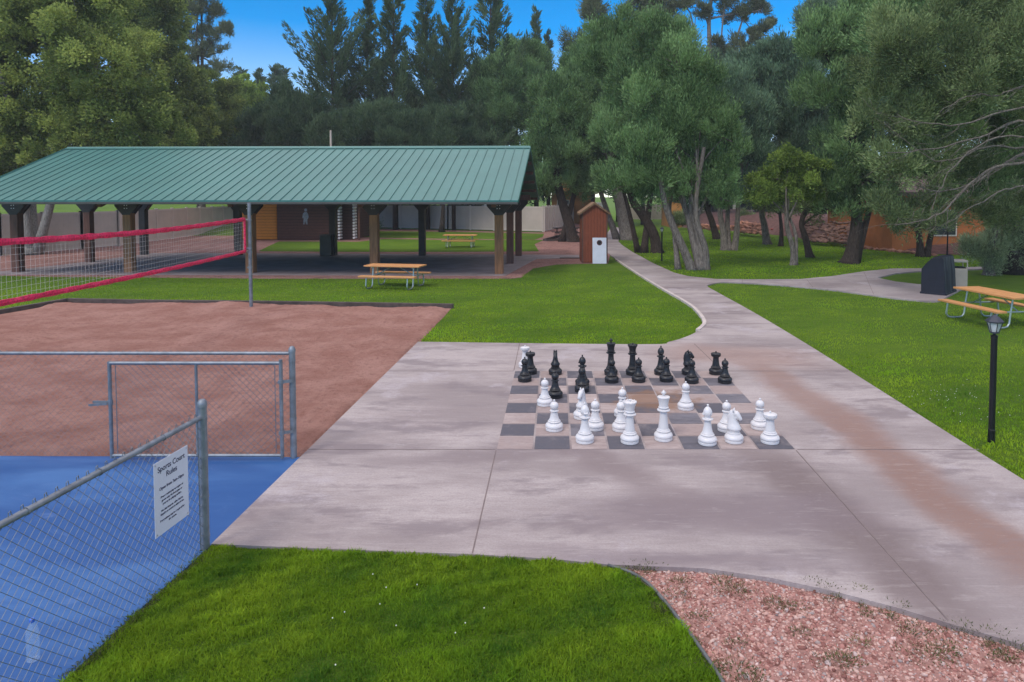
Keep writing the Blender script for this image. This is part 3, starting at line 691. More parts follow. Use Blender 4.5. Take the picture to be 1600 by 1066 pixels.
def rocks(name, pts, mat, **k):
    b = MB()
    for p, s in pts:
        ic = [(0, 0, 1), (.9, 0, .45), (.28, .85, .45), (-.72, .53, .45), (-.72, -.53, .45), (.28, -.85, .45), (.72, .53, -.45), (-.28, .85, -.45), (-.9, 0, -.45), (-.28, -.85, -.45), (.72, -.53, -.45), (0, 0, -1)]
        rz = random.uniform(0, 6); fx, fz = random.uniform(1, 1.7), random.uniform(.45, .75)
        vs = []
        for x_, y_, z_ in ic:
            j = random.uniform(.8, 1.2); X = x_*fx*j; Y = y_*j; vs.append((p.x+s*(X*math.cos(rz)-Y*math.sin(rz)), p.y+s*(X*math.sin(rz)+Y*math.cos(rz)), p.z+s*z_*fz*j))
        b.add(vs, [(0, 1, 2), (0, 2, 3), (0, 3, 4), (0, 4, 5), (0, 5, 1), (1, 6, 2), (2, 7, 3), (3, 8, 4), (4, 9, 5), (5, 10, 1), (6, 7, 2), (7, 8, 3), (8, 9, 4), (9, 10, 5), (10, 6, 1), (11, 7, 6), (11, 8, 7), (11, 9, 8), (11, 10, 9), (11, 6, 10)])
    return b.build(name, mat, **k)
pl = []
for i in range(260):
    px = random.uniform(1255, 1345); yy = random.uniform(343, 376)+(px-1255)*.06; d = 46.5-(yy-343)*.10-(px-1255)*.045; pl.append((W(px, yy, d), random.uniform(.09, .21)))
rocks('rock_wall', pl, M['rockp'], label='stacked sandstone retaining wall on the red bank at the right', cat='rock wall')
pl = []
for i in range(150):
    px = random.uniform(1150, 1195); yy = random.uniform(346, 362)+(px-1150)*.09; d = 55-(px-1150)*.09-(yy-346)*.12; pl.append((W(px, yy, d), random.uniform(.15, .26)))
for i in range(60):
    px = random.uniform(1092, 1148); yy = random.uniform(351, 358)+(px-1092)*.05; pl.append((W(px, yy, 58-(px-1092)*.06), random.uniform(.14, .24)))
rocks('rock_wall', pl, M['rock'], label='low pile of orange sandstone rocks edging the lawn behind the pale trunks', cat='rock wall')
pl = [(G(1330+i*9+random.uniform(-3, 3), 386+i*.95)+Vector((0, .3, .02)), random.uniform(.12, .24)) for i in range(16)]
rocks('edging_rock', pl, M['rock'], label='row of flat red stones along the lawn edge below the orange house', cat='rock edging')

# ---------------------------------------------------------------- chain-link fence, gate, sign
def chain(b, a, c, z0, z1, sp=.075, r=.0016):
    a, c = Vector((a[0], a[1], 0)), Vector((c[0], c[1], 0)); Ln = (c-a).length; u = (c-a)/Ln; H = z1-z0
    nn = Vector((-u.y, u.x, 0))
    for s in (-1, 1):
        x_ = -H
        while x_ < Ln+H:
            xa, xb = (x_, x_+H); za, zb = (z0, z1) if s > 0 else (z1, z0)
            lo, hi = max(xa, 0), min(xb, Ln)
            if hi-lo > .01:
                f = lambda q: za+(zb-za)*(q-xa)/H
                k = max(1, int((hi-lo)/.30)); pts = [a+u*(lo+(hi-lo)*i/k)+nn*(.0025*s+.002*math.sin(i*2.1+x_*7))+Vector((0, 0, f(lo+(hi-lo)*i/k))) for i in range(k+1)]
                b.tube(pts, r, 3, cap=False)
            x_ += sp
def cappost(b, p, h, r):
    b.lathe([(r, -.05), (r, h-.05), (r*1.12, h-.05), (r*1.12, h-.02), (r*1.0, h-.005), (r*.65, h+.015), (.002, h+.024)], 18, (p[0], p[1], 0))
    for z_ in (.10, .45, .8, h-.16): b.lathe([(r*1.1, z_), (r*1.1, z_+.022)], 18, (p[0], p[1], 0))
pn = G(321, 856); pn = (pn.x, pn.y); pe = (-3.42, 1.9)
fn = empty('chain_link_fence', (pn[0], pn[1], 0), 0, label='near chain-link fence panel with grey top rail carrying the rules sign', cat='fence')
def build_local(b, name, mat, parent, **k):       # built in world space, parented to an unrotated empty
    o = b.build(name, mat, parent, **k); o.location = -parent.location; return o
b = MB(); cappost(b, pn, 1.30, .036); build_local(b, 'corner_post', M['galv'], fn, smooth='auto')
b = MB(); cappost(b, pe, 1.30, .036); build_local(b, 'line_post', M['galv'], fn, smooth='auto')
def P3(p, z_): return Vector((p[0], p[1], z_))
b = MB(); b.tube([P3(pn, 1.165), P3(pe, 1.165)], .022, 14)
for t in (.13, .3, .45, .62, .8):
    q = P3(pn, 1.165).lerp(P3(pe, 1.165), t); u = (P3(pe, 0)-P3(pn, 0)).normalized(); b.tube([q-u*.006, q+u*.006], .027, 12)
build_local(b, 'top_rail', M['galv'], fn, smooth='auto')
b = MB(); chain(b, pn, pe, .02, 1.19, .085, .0020)
u = (P3(pe, 0)-P3(pn, 0)); Ln = u.length; u /= Ln
x_ = .1
while x_ < Ln: q = P3(pn, 1.19)+u*x_; b.tube([q+u*-.012, q+u*-.006+Vector((0, 0, .028)), q+u*.008+Vector((0, 0, .022)), q+u*.010], .0028, 5); x_ += .085
b.tube([P3(pn, .03)+u*.07, P3(pn, 1.15)+u*.07], .004, 5)
build_local(b, 'chain_mesh', M['wire'], fn, smooth='auto')

pf = G(459, 714); pf = (pf.x, pf.y); pg = (-14.0, pf[1]+.02)
ff = empty('chain_link_fence', (pf[0], pf[1], 0), 0, label='far chain-link fence between the blue court and the sand, behind the open gate', cat='fence')
b = MB(); cappost(b, pf, 1.30, .036); build_local(b, 'corner_post', M['galv'], ff, smooth='auto')
for x_ in (-6.85, -10.2, -13.9):
    b = MB(); cappost(b, (x_, pf[1]), 1.27, .03); build_local(b, 'line_post', M['galv'], ff, smooth='auto')
b = MB(); b.tube([P3(pf, 1.235), P3(pg, 1.235)], .020, 12); build_local(b, 'top_rail', M['galv'], ff, smooth='auto')
b = MB(); chain(b, pf, pg, .02, 1.26, .08, .0016)
x_ = pf[0]-.05
while x_ > -9: b.tube([(x_, pf[1], 1.255), (x_-.012, pf[1], 1.272), (x_-.02, pf[1], 1.255)], .002, 4); x_ -= .08
build_local(b, 'chain_mesh', M['wire'], ff)
yg = pf[1]-.085; gh = pf[0]-.10; gl = G(175, 714).x*(yg/G(175, 714).y)
gt = empty('chain_link_gate', (gh, yg, 0), 0, label='chain-link gate swung open against the far fence, with latch and centre bar', cat='gate')
zb, zt = .05, 1.14
b = MB(); rr_ = .021
for x_ in (gh, gl): b.tube([(x_, yg, zb-.03), (x_, yg, zt+(.04 if x_ == gh else .02))], rr_, 14)
b.tube([(gh, yg, zt-.0), (gl, yg, zt-.0)], rr_, 14); b.tube([(gh, yg, zb), (gl, yg, zb)], rr_*.9, 14)
xm = (gh+gl)/2+.01; b.tube([(xm, yg, zb), (xm, yg, zt)], rr_*.8, 12); build_local(b, 'gate_frame', M['galv'], gt, smooth='auto')
b = MB(); chain(b, (gl, yg), (gh, yg), zb+.01, zt-.01, .08, .0017)
for x_ in (gl+.07, gh-.07): b.tube([(x_, yg, zb+.03), (x_, yg, zt-.03)], .005, 6)
build_local(b, 'chain_mesh', M['wire'], gt)
for z_ in (.32, .92):
    b = MB(); b.bar((gh-.03, yg-.02, z_), (pf[0]+.02, pf[1]-.04, z_), .012, .035); b.lathe([(.03, -.02), (.03, .02)], 12, (gh, yg, z_)); build_local(b, 'hinge', M['galv'], gt)
b = MB(); b.lathe([(.028, -.03), (.028, .03)], 12, (gl, yg, .68)); b.bar((gl, yg, .68), (gl-.19, yg-.02, .69), .012, .03); b.bar((gl-.02, yg-.03, .67), (gl-.22, yg-.05, .66), .012, .025)
build_local(b, 'latch', M['galv'], gt)

# sign on the near fence
def on_fence(px, py):
    x, y, k = ray(px, py); a = Vector((pn[0], pn[1], 0)); u_ = Vector((pe[0]-pn[0], pe[1]-pn[1], 0)).normalized(); n_ = Vector((-u_.y, u_.x, 0))
    t = a.dot(n_)/Vector((x, y, 0)).dot(n_); return Vector((x*t, y*t, CH+k*t))
sa, sb = on_fence(237, 727), on_fence(290, 695)
sgw = math.hypot(sb.x-sa.x, sb.y-sa.y); mid = (sa+sb)/2
zt_, zb_ = 1.005, .415
u_ = Vector((sb.x-sa.x, sb.y-sa.y, 0)).normalized(); nrm = Vector((u_.y, -u_.x, 0))      # towards the lawn side
sg = empty('rules_sign', (mid.x+nrm.x*.012, mid.y+nrm.y*.012, zb_), math.atan2(u_.y, u_.x), label='white rules sign with dark text fixed to the near chain-link fence', cat='sign')
shh = zt_-zb_
MB().box(-sgw/2, sgw/2, -.004, 0, 0, shh).build('sign_panel', M['signw'], sg, bevel=.001)
for x_ in (-1, 1):
    for z_ in (.02, shh-.02): MB().tube([(x_*(sgw/2-.018), -.008, z_), (x_*(sgw/2-.018), -.004, z_)], .006, 8).build('rivet', M['bolt'], sg)
lines = [('Sports Court', .062, .088), ('Rules', .062, .152), ('Open from 7am-10pm', .033, .235), ('Please restrict play to registered', .021, .300), ('guests only. No food, glass or', .021, .330), ('pets on the playing surface.', .021, .360),
         ('No skateboards, roller blades,', .022, .410), ('bicycles or scooters allowed on.', .022, .438), ('Reservations may be required for', .022, .488), ('the courts.', .022, .516)]
for t_, sz, dz in lines:
    cu = bpy.data.curves.new('text', 'FONT'); cu.body = t_; cu.size = sz; cu.align_x = 'CENTER'; cu.offset = .0008; cu.extrude = .0003
    tmp = bpy.data.objects.new('tmp', cu); COL.objects.link(tmp); bpy.context.view_layer.update()
    wd = tmp.dimensions.x; me = bpy.data.meshes.new_from_object(tmp); bpy.data.objects.remove(tmp)
    o = bpy.data.objects.new('lettering', me); COL.objects.link(o); me.materials.append(M['ink']); o.parent = sg
    k = min(1, (sgw*.90)/wd); o.scale = (k, 1, 1); o.rotation_euler = (R(90), 0, 0); o.location = (0, -.0052, shh-dz)
# water bottle on the court
bo = G(52, 1030); wb = empty('water_bottle', (bo.x, bo.y, -.008), 0, label='clear plastic water bottle with blue cap standing on the blue court', cat='bottle')
MB().lathe([(.03, 0), (.037, .008), (.038, .06), (.034, .08), (.038, .10), (.038, .19), (.030, .225), (.014, .255), (.013, .262)], 20).build('bottle_body', M['bottle'], wb, smooth='auto')
MB().lathe([(.0145, .262), (.016, .264), (.016, .284), (.013, .287)], 14).build('cap', M['cap'], wb, smooth='auto')

# ---------------------------------------------------------------- volleyball
vp = G(392.5, 480); b = MB(); b.tube([(vp.x, vp.y, -.1), (vp.x, vp.y, 2.88)], .047, 16)
vo = b.build('volleyball_pole', M['galv'], smooth='auto', label='grey steel volleyball pole standing at the back of the sand court', cat='pole')
for z_, s in ((2.40, .03), (1.62, .035), (1.52, .02), (1.1, .02)): b = MB(); b.tube([(vp.x-.07, vp.y-.02, z_), (vp.x+.03, vp.y-.02, z_)], s, 10); b.lathe([(.055, z_-.025), (.055, z_+.025)], 14, (vp.x, vp.y, 0)); b.build('fitting', M['galv'], vo)
ve = Vector((-8.02, 9.0, 0)); v0 = Vector((vp.x-.09, vp.y-.10, 0))
net = empty('volleyball_net', (v0.x, v0.y, 0), 0, label='sagging volleyball net edged with bright red bands over the sand court', cat='net')
def npt(t, top):
    p = v0.lerp(ve, t); sag = math.sin(math.pi*t)
    return Vector((p.x, p.y, (2.43-.08*sag) if top else (1.55-.035*sag-.02*t)))
def band(top, wd):
    b = MB(); n = 70; vs = []; fs = []
    for i in range(n+1):
        t = i/n; p = npt(t, top); wob = .012*math.sin(i*.9)+.008*math.sin(i*2.3); h_ = wd*(1+.12*math.sin(i*1.7))
        for k, (dx, dz) in enumerate([(-.012, -.5), (-.024, 0), (-.012, .5), (.012, .5), (.024, 0), (.012, -.5)]): vs.append(p+Vector((dx+wob*dz+random.uniform(-.003, .003), 0, dz*h_)))
    for i in range(n):
        for k in range(6): fs.append((i*6+k, i*6+(k+1) % 6, (i+1)*6+(k+1) % 6, (i+1)*6+k))
    b.add(vs, fs); return b
build_local(band(True, .10), 'top_band', M['red'], net); build_local(band(False, .085), 'bottom_band', M['red'], net)
b = MB(); b.tube([npt(0, True), npt(0, False)], .03, 8); build_local(b, 'side_band', M['red'], net)
b = MB(); nv = 95
for i in range(nv+1): b.tube([npt(i/nv, True), npt(i/nv, False)], .0017, 3, cap=False)
for j in range(1, 9):
    b.tube([npt(t/30, True).lerp(npt(t/30, False), j/9) for t in range(31)], .0017, 3, cap=False)
build_local(b, 'netting', M['netcord'], net)
b = MB(); b.tube([npt(0, True), (vp.x, vp.y, 2.43)], .006, 6); b.tube([npt(0, False), (vp.x, vp.y, 1.58)], .006, 6); build_local(b, 'rope', M['netcord'], net)

# ---------------------------------------------------------------- picnic tables
def picnic(plank, tube_m, label, loc, rz):
    t = empty('picnic_table', loc, rz, label=label, cat='picnic table', group='picnic tables on the lawns')
    LN = 1.9
    b = MB()
    for k in range(3): b.box(-LN/2-.03, LN/2+.03, -.36+k*.245, -.36+k*.245+.237, .715, .76)
    b.build('tabletop', plank, t, bevel=.006)
    for s in (-1, 1):
        b = MB(); b.box(-LN/2-.03, LN/2+.03, s*.66-.13, s*.66+.13, .405, .45); b.build('bench_seat', plank, t, bevel=.006)
    for s in (-1, 1):
        x_ = s*.72
        for q in (-1, 1):       # each side frame: leg from the top down to a rounded foot, up to the bench
            b = MB(); pts = [(x_, q*.16, .70), (x_, q*.22, .30), (x_, q*.24, .12), (x_, q*.29, .045), (x_, q*.38, .022), (x_, q*.60, .022), (x_, q*.69, .045), (x_, q*.74, .12), (x_, q*.70, .40)]
            b.tube(pts, .022, 10); b.build('leg', tube_m, t, smooth='auto')
        b = MB(); b.tube([(x_, -.60, .385), (x_, .60, .385)], .020, 8); b.tube([(x_, -.30, .695), (x_, .30, .695)], .020, 8); b.build('cross_bar', tube_m, t, smooth='auto')
        b = MB(); b.tube([(x_, 0, .385), (s*.12, 0, .70)], .015, 8); b.build('brace', tube_m, t, smooth='auto')
    return t
picnic(M['plank'], M['galvt'], 'orange planked picnic table on the grass in front of the pavilion', (-5.47, 22.9, -.03), R(-10))
def dup(o, loc, rz, label): c = copy_tree(o); c.location = loc; c.rotation_euler.z = rz; c['label'] = label; return c
pt0 = bpy.data.objects['picnic_table']
q = G(717, 387.5); dup(pt0, (q.x, q.y+.6, -.02), R(-1), 'orange planked picnic table on the grass strip behind the pavilion')
dup(pt0, (10.72, 16.5, -.03), R(-82), 'orange planked picnic table at the right edge beside the covered grill')
q = G(893, 374); picnic(M['steel'], M['steel'], 'dark metal picnic table behind the leaning trunk left of the shed', (q.x-.3, q.y+1.6, -.02), R(12))
q = (G(850, 376), G(880, 368)); MB().bar(q[0]+Vector((0, 0, .03)), q[1]+Vector((0, 0, .03)), .16, .18).bar(q[0]+Vector((.1, -.1, .03)), G(905, 375)+Vector((0, 0, .03)), .16, .16).build('landscape_timber', M['tie'], label='dark timbers laid on the gravel by the leaning trunk', cat='timber edging')

# covered grill
gr_p = G(1459, 458); gr = empty('covered_grill', (gr_p.x-.22, gr_p.y-.30, 0), R(227-270), label='barbecue grill under a dark navy cover on the concrete pad', cat='grill')
n1 = 22; prof = [(-.33, .02), (-.335, .3), (-.33, .80), (-.20, .98), (-.05, 1.14), (.02, 1.17), (.24, 1.20), (.30, 1.17), (.35, .7), (.39, .02)]
vs = []; fs = []; k = len(prof); ns = 10
for i in range(ns+1):
    y_ = -.0+1.25*i/ns; sc_ = 1-.05*(abs(i/ns-.5)*2)**6
    for x_, z_ in prof:
        fold = .018*math.sin(i*2.4+x_*9)*(1 if z_ < .9 else .3)
        vs.append((x_*sc_+fold, y_, z_*(1-.03*(abs(i/ns-.5)*2)**4)))
for i in range(ns):
    for j in range(k): fs.append((i*k+j, (i+1)*k+j, (i+1)*k+(j+1) % k, i*k+(j+1) % k))
fs += [tuple(range(k)), tuple(ns*k+j for j in range(k-1, -1, -1))]
MB().add(vs, fs).build('cover', M['cover'], gr, bevel=.015)
MB().box(-.345, .40, -.012, 1.262, 0, .06).build('hem', M['cover'], gr)
# tan bin
bp_ = W(1496, 430, 22.6); bn = empty('trash_bin', (bp_.x, bp_.y, 0), R(-14), label='tan litter bin with square openings beside the covered grill', cat='bin')
b = MB(); b.box(-.24, .24, -.24, .24, 0, .66)
b.build('bin_body', M['bin'], bn, bevel=.03)
b = MB()
for sx_, sy_ in ((-1, -1), (1, -1), (1, 1), (-1, 1)): b.box(sx_*.24-.035*(sx_ > 0)-.0, sx_*.24+.035*(sx_ < 0), sy_*.24-.035*(sy_ > 0), sy_*.24+.035*(sy_ < 0), .661, .86)
b.box(-.24, .24, -.24, .24, .862, .94); b.build('bin_top', M['bin'], bn, bevel=.012)
MB().box(-.19, .19, -.246, -.2425, .10, .56).build('panel', M['bin'], bn)
MB().box(-.19, .19, -.19, .19, .662, .70).build('liner', M['dark'], bn)
# dark bin in the pavilion
q = G(511, 399); bb = empty('trash_can', (q.x, q.y, 0), 0, label='dark green trash can beside the rear pavilion post', cat='bin')
MB().box(-.29, .29, -.25, .25, 0, 1.0).build('bin_body', M['bind'], bb, bevel=.02); MB().box(-.31, .31, -.27, .27, 1.005, 1.07).build('lid', M['gutter'], bb, bevel=.015)

# ---------------------------------------------------------------- lamps
def lamp(loc, h, label, r=.037):
    t = empty('lamp_post', loc, R(20), label=label, cat='lamp', group='black garden lamp posts')
    MB().lathe([(r*1.12, -.03), (r*1.12, .16), (r, .165), (r, h-.30), (r*1.1, h-.298), (r*1.1, h-.27), (r*.5, h-.262), (r*.45, h-.245)], 20).build('post', M['lampp'], t, smooth='auto')
    l_ = MB().lathe([(.03, h-.245), (.055, h-.24), (.055, h-.225), (.02, h-.224)], 6)
    for k in range(6):
        a = k*math.pi/3; l_.tube([(.052*math.cos(a), .052*math.sin(a), h-.225), (.085*math.cos(a), .085*math.sin(a), h-.105)], .0055, 5)
    l_.lathe([(.088, h-.108), (.105, h-.10), (.105, h-.09), (.06, h-.045), (.052, h-.040), (.02, h-.015), (.008, h-.01), (.008, h), (.002, h+.008)], 6)
    l_.build('lantern', M['lampg'], t)
    MB().lathe([(.044, h-.222), (.077, h-.112)], 6).build('lamp_glass', M['lampglass'], t)
    MB().lathe([(.012, h-.222), (.016, h-.20), (.022, h-.16), (.014, h-.13), (.004, h-.125)], 12).build('bulb', M['white'], t, smooth=True)
    return t
q = G(1549, 687); l0 = lamp((q.x, q.y, -.03), 1.63, 'black lamp post with glass lantern on the right lawn in front')
q = G(1034, 407); dup(l0, (q.x, q.y, -.03), 0, 'black lamp post beside the path in front of the dark leaning trunk')
q = G(1480, 398); dup(l0, (q.x, q.y, -.03), 0, 'black lamp post before the orange house on the right')
for (a, c), lb in zip(((1208, 365), (1281, 374), (1295, 380)), ('leftmost tiny red ground light on the red bank', 'middle tiny red ground light on the bank by the rock wall', 'tiny red ground light at the lawn edge, rightmost of three')):
    q = G(a, c); t = empty('ground_light', (q.x, q.y+.3, 0), 0, label=lb, cat='ground light', group='small red ground lights')
    MB().tube([(0, 0, 0), (0, 0, .3)], .05, 8).build('stake', M['redm'], t); MB().lathe([(.12, .3), (.12, .36), (.03, .42)], 8).build('head', M['redm'], t)
q = G(892, 403); MB().box(q.x-.55, q.x+.55, q.y-.12, q.y+.12, -.015, .004).build('drain_grate', M['dark'], kind='thing', label='dark drain slot in the concrete strip left of the shed', cat='drain')

# ---------------------------------------------------------------- foliage
def quads_mesh(name, V, nq, mat, tone=None, tri=False):
    k = 3 if tri else 4
    me = bpy.data.meshes.new(name); me.vertices.add(len(V)); me.vertices.foreach_set('co', V.astype(np.float32).ravel())
    me.loops.add(nq*k); me.loops.foreach_set('vertex_index', np.arange(nq*k, dtype=np.int32))
    me.polygons.add(nq); me.polygons.foreach_set('loop_start', np.arange(nq, dtype=np.int32)*k)
    me.materials.append(mat); me.update(calc_edges=True)
    if tone is not None:
        a = me.attributes.new('tone', 'FLOAT', 'FACE'); a.data.foreach_set('value', tone.astype(np.float32))
    return me
def unit(a): return a/np.maximum(np.linalg.norm(a, axis=1, keepdims=True), 1e-9)
def leaves(P, D, Ln, Wd, tone, name, mat, droop=0):
    n = len(P); D = unit(D); r = unit(rng.normal(size=(n, 3))); S_ = unit(np.cross(D, r))
    Ln = (Ln*rng.uniform(.6, 1.3, n))[:, None]; Wd = (Wd*rng.uniform(.6, 1.3, n))[:, None]
    V = np.stack([P, P+D*Ln*.45+S_*Wd*.5, P+D*Ln, P+D*Ln*.45-S_*Wd*.5], 1)
    if droop: V[:, 2, 2] -= droop*Ln[:, 0]
    return quads_mesh(name, V.reshape(-1, 3), n, mat, tone)
SPEC = {      # leaf length, leaf width, clump radius, leaves per clump, upward bias, material
    'juniper': (.17, .042, .42, 215, 1.0, 'jun'), 'bluejuniper': (.18, .045, .42, 190, 1.1, 'junb'), 'olive': (.13, .035, .34, 150, .5, 'oli'),
    'cottonwood': (.13, .095, .50, 190, .1, 'cot'), 'light': (.13, .07, .30, 110, .3, 'lite'), 'pine': (.26, .05, .40, 140, .5, 'pin'), 'sparse': (.15, .030, .36, 150, .75, 'pale')}
def crown(lobes, spec, scale=1.0, dens=1.0, inner=.35, name='crown', parent=None, mat=None):
    ln, wd, cr_, per, up, mt = SPEC[spec]; ln *= scale; wd *= scale; cr_ *= scale**.5
    Ps, Ds, Ts = [], [], []; cents = []
    for c, rx, rz in lobes:
        ry = (rx+rz)/2*.85; R3 = np.array([rx, ry, rz]); rm = (rx*ry*rz)**(1/3)
        ns = int(np.clip(rm*rm*2.2+7, 8, 26))
        sd_ = unit(rng.normal(size=(ns, 3))); sd_[:, 2] = np.where(sd_[:, 2] < -.6, -sd_[:, 2], sd_[:, 2]); su = rng.uniform(.62, 1.02, ns)
        leafy = up < .4
        if spec == 'pine': ns = 4
        if leafy: ns = int(ns*1.6); sd_ = unit(rng.normal(size=(ns, 3))); su = rng.uniform(.5, 1.1, ns)
        subs = [(np.array(c)+sd_[i]*R3*su[i], rm*rng.uniform(.14 if leafy else .24, .34 if leafy else .46), sd_[i]) for i in range(ns)]+[(np.array(c), rm*.55, np.array([0, 0, .3]))]
        for sc_, sr, od in subs:
            tone_s = rng.uniform(-.34, .30) if leafy else rng.uniform(-.22, .22); el = rng.uniform(.85, 1.35) if up > .4 else rng.uniform(.6, .9)
            nc = max(3, int(4*math.pi*sr*sr/(cr_*cr_*2.1)*dens)); d = unit(rng.normal(size=(nc, 3))+od*.45+np.array([0, 0, .25]))
            C_ = sc_+d*np.array([sr, sr, sr*el])*rng.uniform(.55, 1.5 if leafy else 1.15, nc)[:, None]
            for i in range(nc):
                m = int(per*rng.uniform(.7, 1.25)); e = unit(rng.normal(size=(m, 3)))*(rng.uniform(0, 1, m)**.5)[:, None]
                cs = cr_*rng.uniform(.5, 1.2); ax = unit((d[i]*.8+np.array([0, 0, up]))[None])[0]
                e = e*cs+ax*(rng.uniform(-.4, 1.1, m)**2*cs*.9*(1 if up > .4 else .3))[:, None]      # drawn out into a plume
                Ps.append(C_[i]+e); Ds.append(d[i]*.6+e/cs*.6+np.array([0, 0, up])+rng.normal(size=(m, 3))*.35)
                Ts.append(np.clip(.42+tone_s+rng.uniform(-.15, .2)+rng.normal(0, .17, m), 0, 1))
            if nc: cents.append(Vector(C_[0]))
    P = np.concatenate(Ps); D = np.concatenate(Ds); T = np.concatenate(Ts)
    me = leaves(P, D, ln, wd, T, name, M[mat or mt]); o = bpy.data.objects.new(name, me); COL.objects.link(o); o.parent = parent
    random.shuffle(cents); return o, cents[:5*len(lobes)]
def bez(a, b, sag=.0, n=7, jit=.12, outw=None):
    a, b = Vector(a), Vector(b); L_ = (b-a).length; m = a.lerp(b, .5)+Vector((random.uniform(-jit, jit)*L_, random.uniform(-jit, jit)*L_, sag*L_))
    return [a*(1-t)**2+m*2*t*(1-t)+b*t*t for t in [i/n for i in range(n+1)]]
def stems_px(st, d):      # [(pixels...), base radius, top radius, depth drift]
    out = []
    for pts, r0, r1, dy in st:
        k = len(pts); w_ = [W(x, y, d+dy*i/(k-1)) for i, (x, y) in enumerate(pts)]; w_[0].z = -.12
        w_ = smooth_poly(w_, 4); n_ = len(w_)
        rad = [r0+(r1-r0)*i/(n_-1) for i in range(n_)]; rad = [r*(1+.55*math.exp(-i*1.1)) for i, r in enumerate(rad)]
        out.append((w_, rad))
    return out
def tree(kind, base, lobes_px, label, stems=None, d=None, r=.2, barkm='bark_g', scale=1.0, dens=1.0, inner=.35, mat=None, name=None, group=None, limbs=True, cat='tree'):
    g = G(*base); d = d or g.y
    if d != g.y: g = W(base[0], base[1], d)
    g.z = 0; root = empty(name or {'juniper': 'juniper_tree', 'bluejuniper': 'juniper_tree', 'olive': 'juniper_tree', 'sparse': 'juniper_tree', 'cottonwood': 'cottonwood_tree', 'light': 'leafy_tree', 'pine': 'pine_tree'}[kind], g, 0, label=label, cat=cat, group=group)
    k = d/FPX; lobes = []
    for l in lobes_px:
        x_, y_, rx, rz = l[:4]; dy = l[4] if len(l) > 4 else random.uniform(-.35, .35)*rx*k
        p = W(x_, y_, d+dy); lobes.append(((p.x-g.x, p.y-g.y, p.z), rx*k, rz*k))
    co, cents = crown(lobes, kind, scale, dens, inner, 'crown', root, mat)
    b = MB(); st = stems_px(stems, d) if stems else None
    if not st:
        top = min(lobes, key=lambda q: abs(q[0][0])+abs(q[0][2]-3)*.3); tp = Vector(top[0])
        w_ = bez((g.x, g.y, -.12), (g.x+tp.x*.8, g.y+tp.y*.8, max(l[0][2] for l in lobes)*.85), n=10, jit=.05); st = [(w_, [r*(1-.75*i/10)*(1+.5*math.exp(-i*1.2)) for i in range(11)])]
    for w_, rad in st: b.tube([p-Vector((g.x, g.y, 0)) for p in w_], rad, 12)
    if limbs:
        for c, rx, rz in lobes:
            w_, rad = random.choice(st); i = min(len(w_)-1, int(len(w_)*random.uniform(.45, .95))); a = w_[i]-Vector((g.x, g.y, 0)); b.tube(bez(a, c, .08), [rad[i]*.6*(1-.1*j) for j in range(8)], 7)
        for q in cents:
            c = min(lobes, key=lambda l: (Vector(l[0])-q).length)[0]; b.tube(bez(c, q, .05, 5), [.045*(1-.15*j) for j in range(6)], 5)
    b.build('trunk', M[barkm], root, smooth=True)
    return root

# spruces: up-swept spiky branches round a straight trunk
def spruce_mesh(h, wd, skirt, z0=2.6, seed=0, leaf=(.42, .10), up=.75, gap=1.0, stiff=1):
    r_ = np.random.default_rng(seed); Ps, Ds, Ts = [], [], []; b = MB(); b.tube([(0, 0, -.1), (0, 0, h*.5), (0, 0, h-.3)], [.26, .15, .02], 8)
    z = z0
    while z < h-.2:
        t = (z-z0)/(h-z0)
        for q in range(int(r_.integers(2, 5))):
            a = r_.uniform(0, 6.28); Lb = (wd*(1-t)**.95*(.75+.25*math.sin(t*9+seed))+skirt*max(0, 1-t*3.2))*r_.choice([.4, .6, .9, 1.35])*r_.uniform(.85, 1.1)+.25
            el = up*(.42+.62*t)+r_.uniform(-.12, .2)
            dr = np.array([math.cos(a)*math.cos(el), math.sin(a)*math.cos(el), math.sin(el)]); n = int(14+Lb*52)
            s = r_.uniform(.10, 1, n)**.8; cv = s[:, None]**2*np.array([0, 0, .25*Lb]); rad = .13+.06*Lb*(1-s)
            off = unit(r_.normal(size=(n, 3)))*rad[:, None]
            p0 = np.array([0, 0, z]); Ps.append(p0+dr*(s*Lb)[:, None]+cv+off); Ds.append(dr*1.0+off/np.maximum(rad[:, None], .01)*.55+np.array([0, 0, .35])); Ts.append(np.clip(r_.uniform(.2, .75)+r_.normal(0, .15, n), 0, 1))
            if q == 0 and Lb > 1: b.tube([(0, 0, z), tuple(p0+dr*Lb*.8+cv[-1]*.3)], [.05, .015], 4)
        z += (.30+.14*(1-t))*gap
    P = np.concatenate(Ps); me = leaves(P, np.concatenate(Ds), leaf[0], leaf[1], np.concatenate(Ts), 'crown', M['spr']); return me, b
def spruce(name, loc, meshes, label, group, rz=0, sc=1.0):
    root = empty(name, loc, rz, label=label, cat='tree', group=group); root.scale = (sc, sc, sc) if not isinstance(sc, tuple) else sc
    o = bpy.data.objects.new('crown', meshes[0]); COL.objects.link(o); o.parent = root
    o = bpy.data.objects.new('trunk', meshes[1]); COL.objects.link(o); o.parent = root
    return root
SM = []
for i, (h, wd, sk) in enumerate([(24, 7.6, 1.2), (25, 7.0, 1.2), (23.5, 8.4, 1.2)]):
    me, b = spruce_mesh(h, wd, sk, seed=i+3); t = b.build('trunk', M['bark_d'], smooth=True); tm = t.data; bpy.data.objects.remove(t); SM.append((me, tm, h))
GS = 'tall spruces in a row behind the pavilion'
labs = ['tall spruce at the left end of the row behind the pavilion, against open sky', 'tall spruce second from the left of the row behind the pavilion', 'tall spruce third from the left, right of the roof pole',
 'tall spruce in the middle right of the row above the pavilion', 'narrow tall spruce just left of the widest right-hand spruce', 'wide spruce at the right end of the row behind the pavilion']
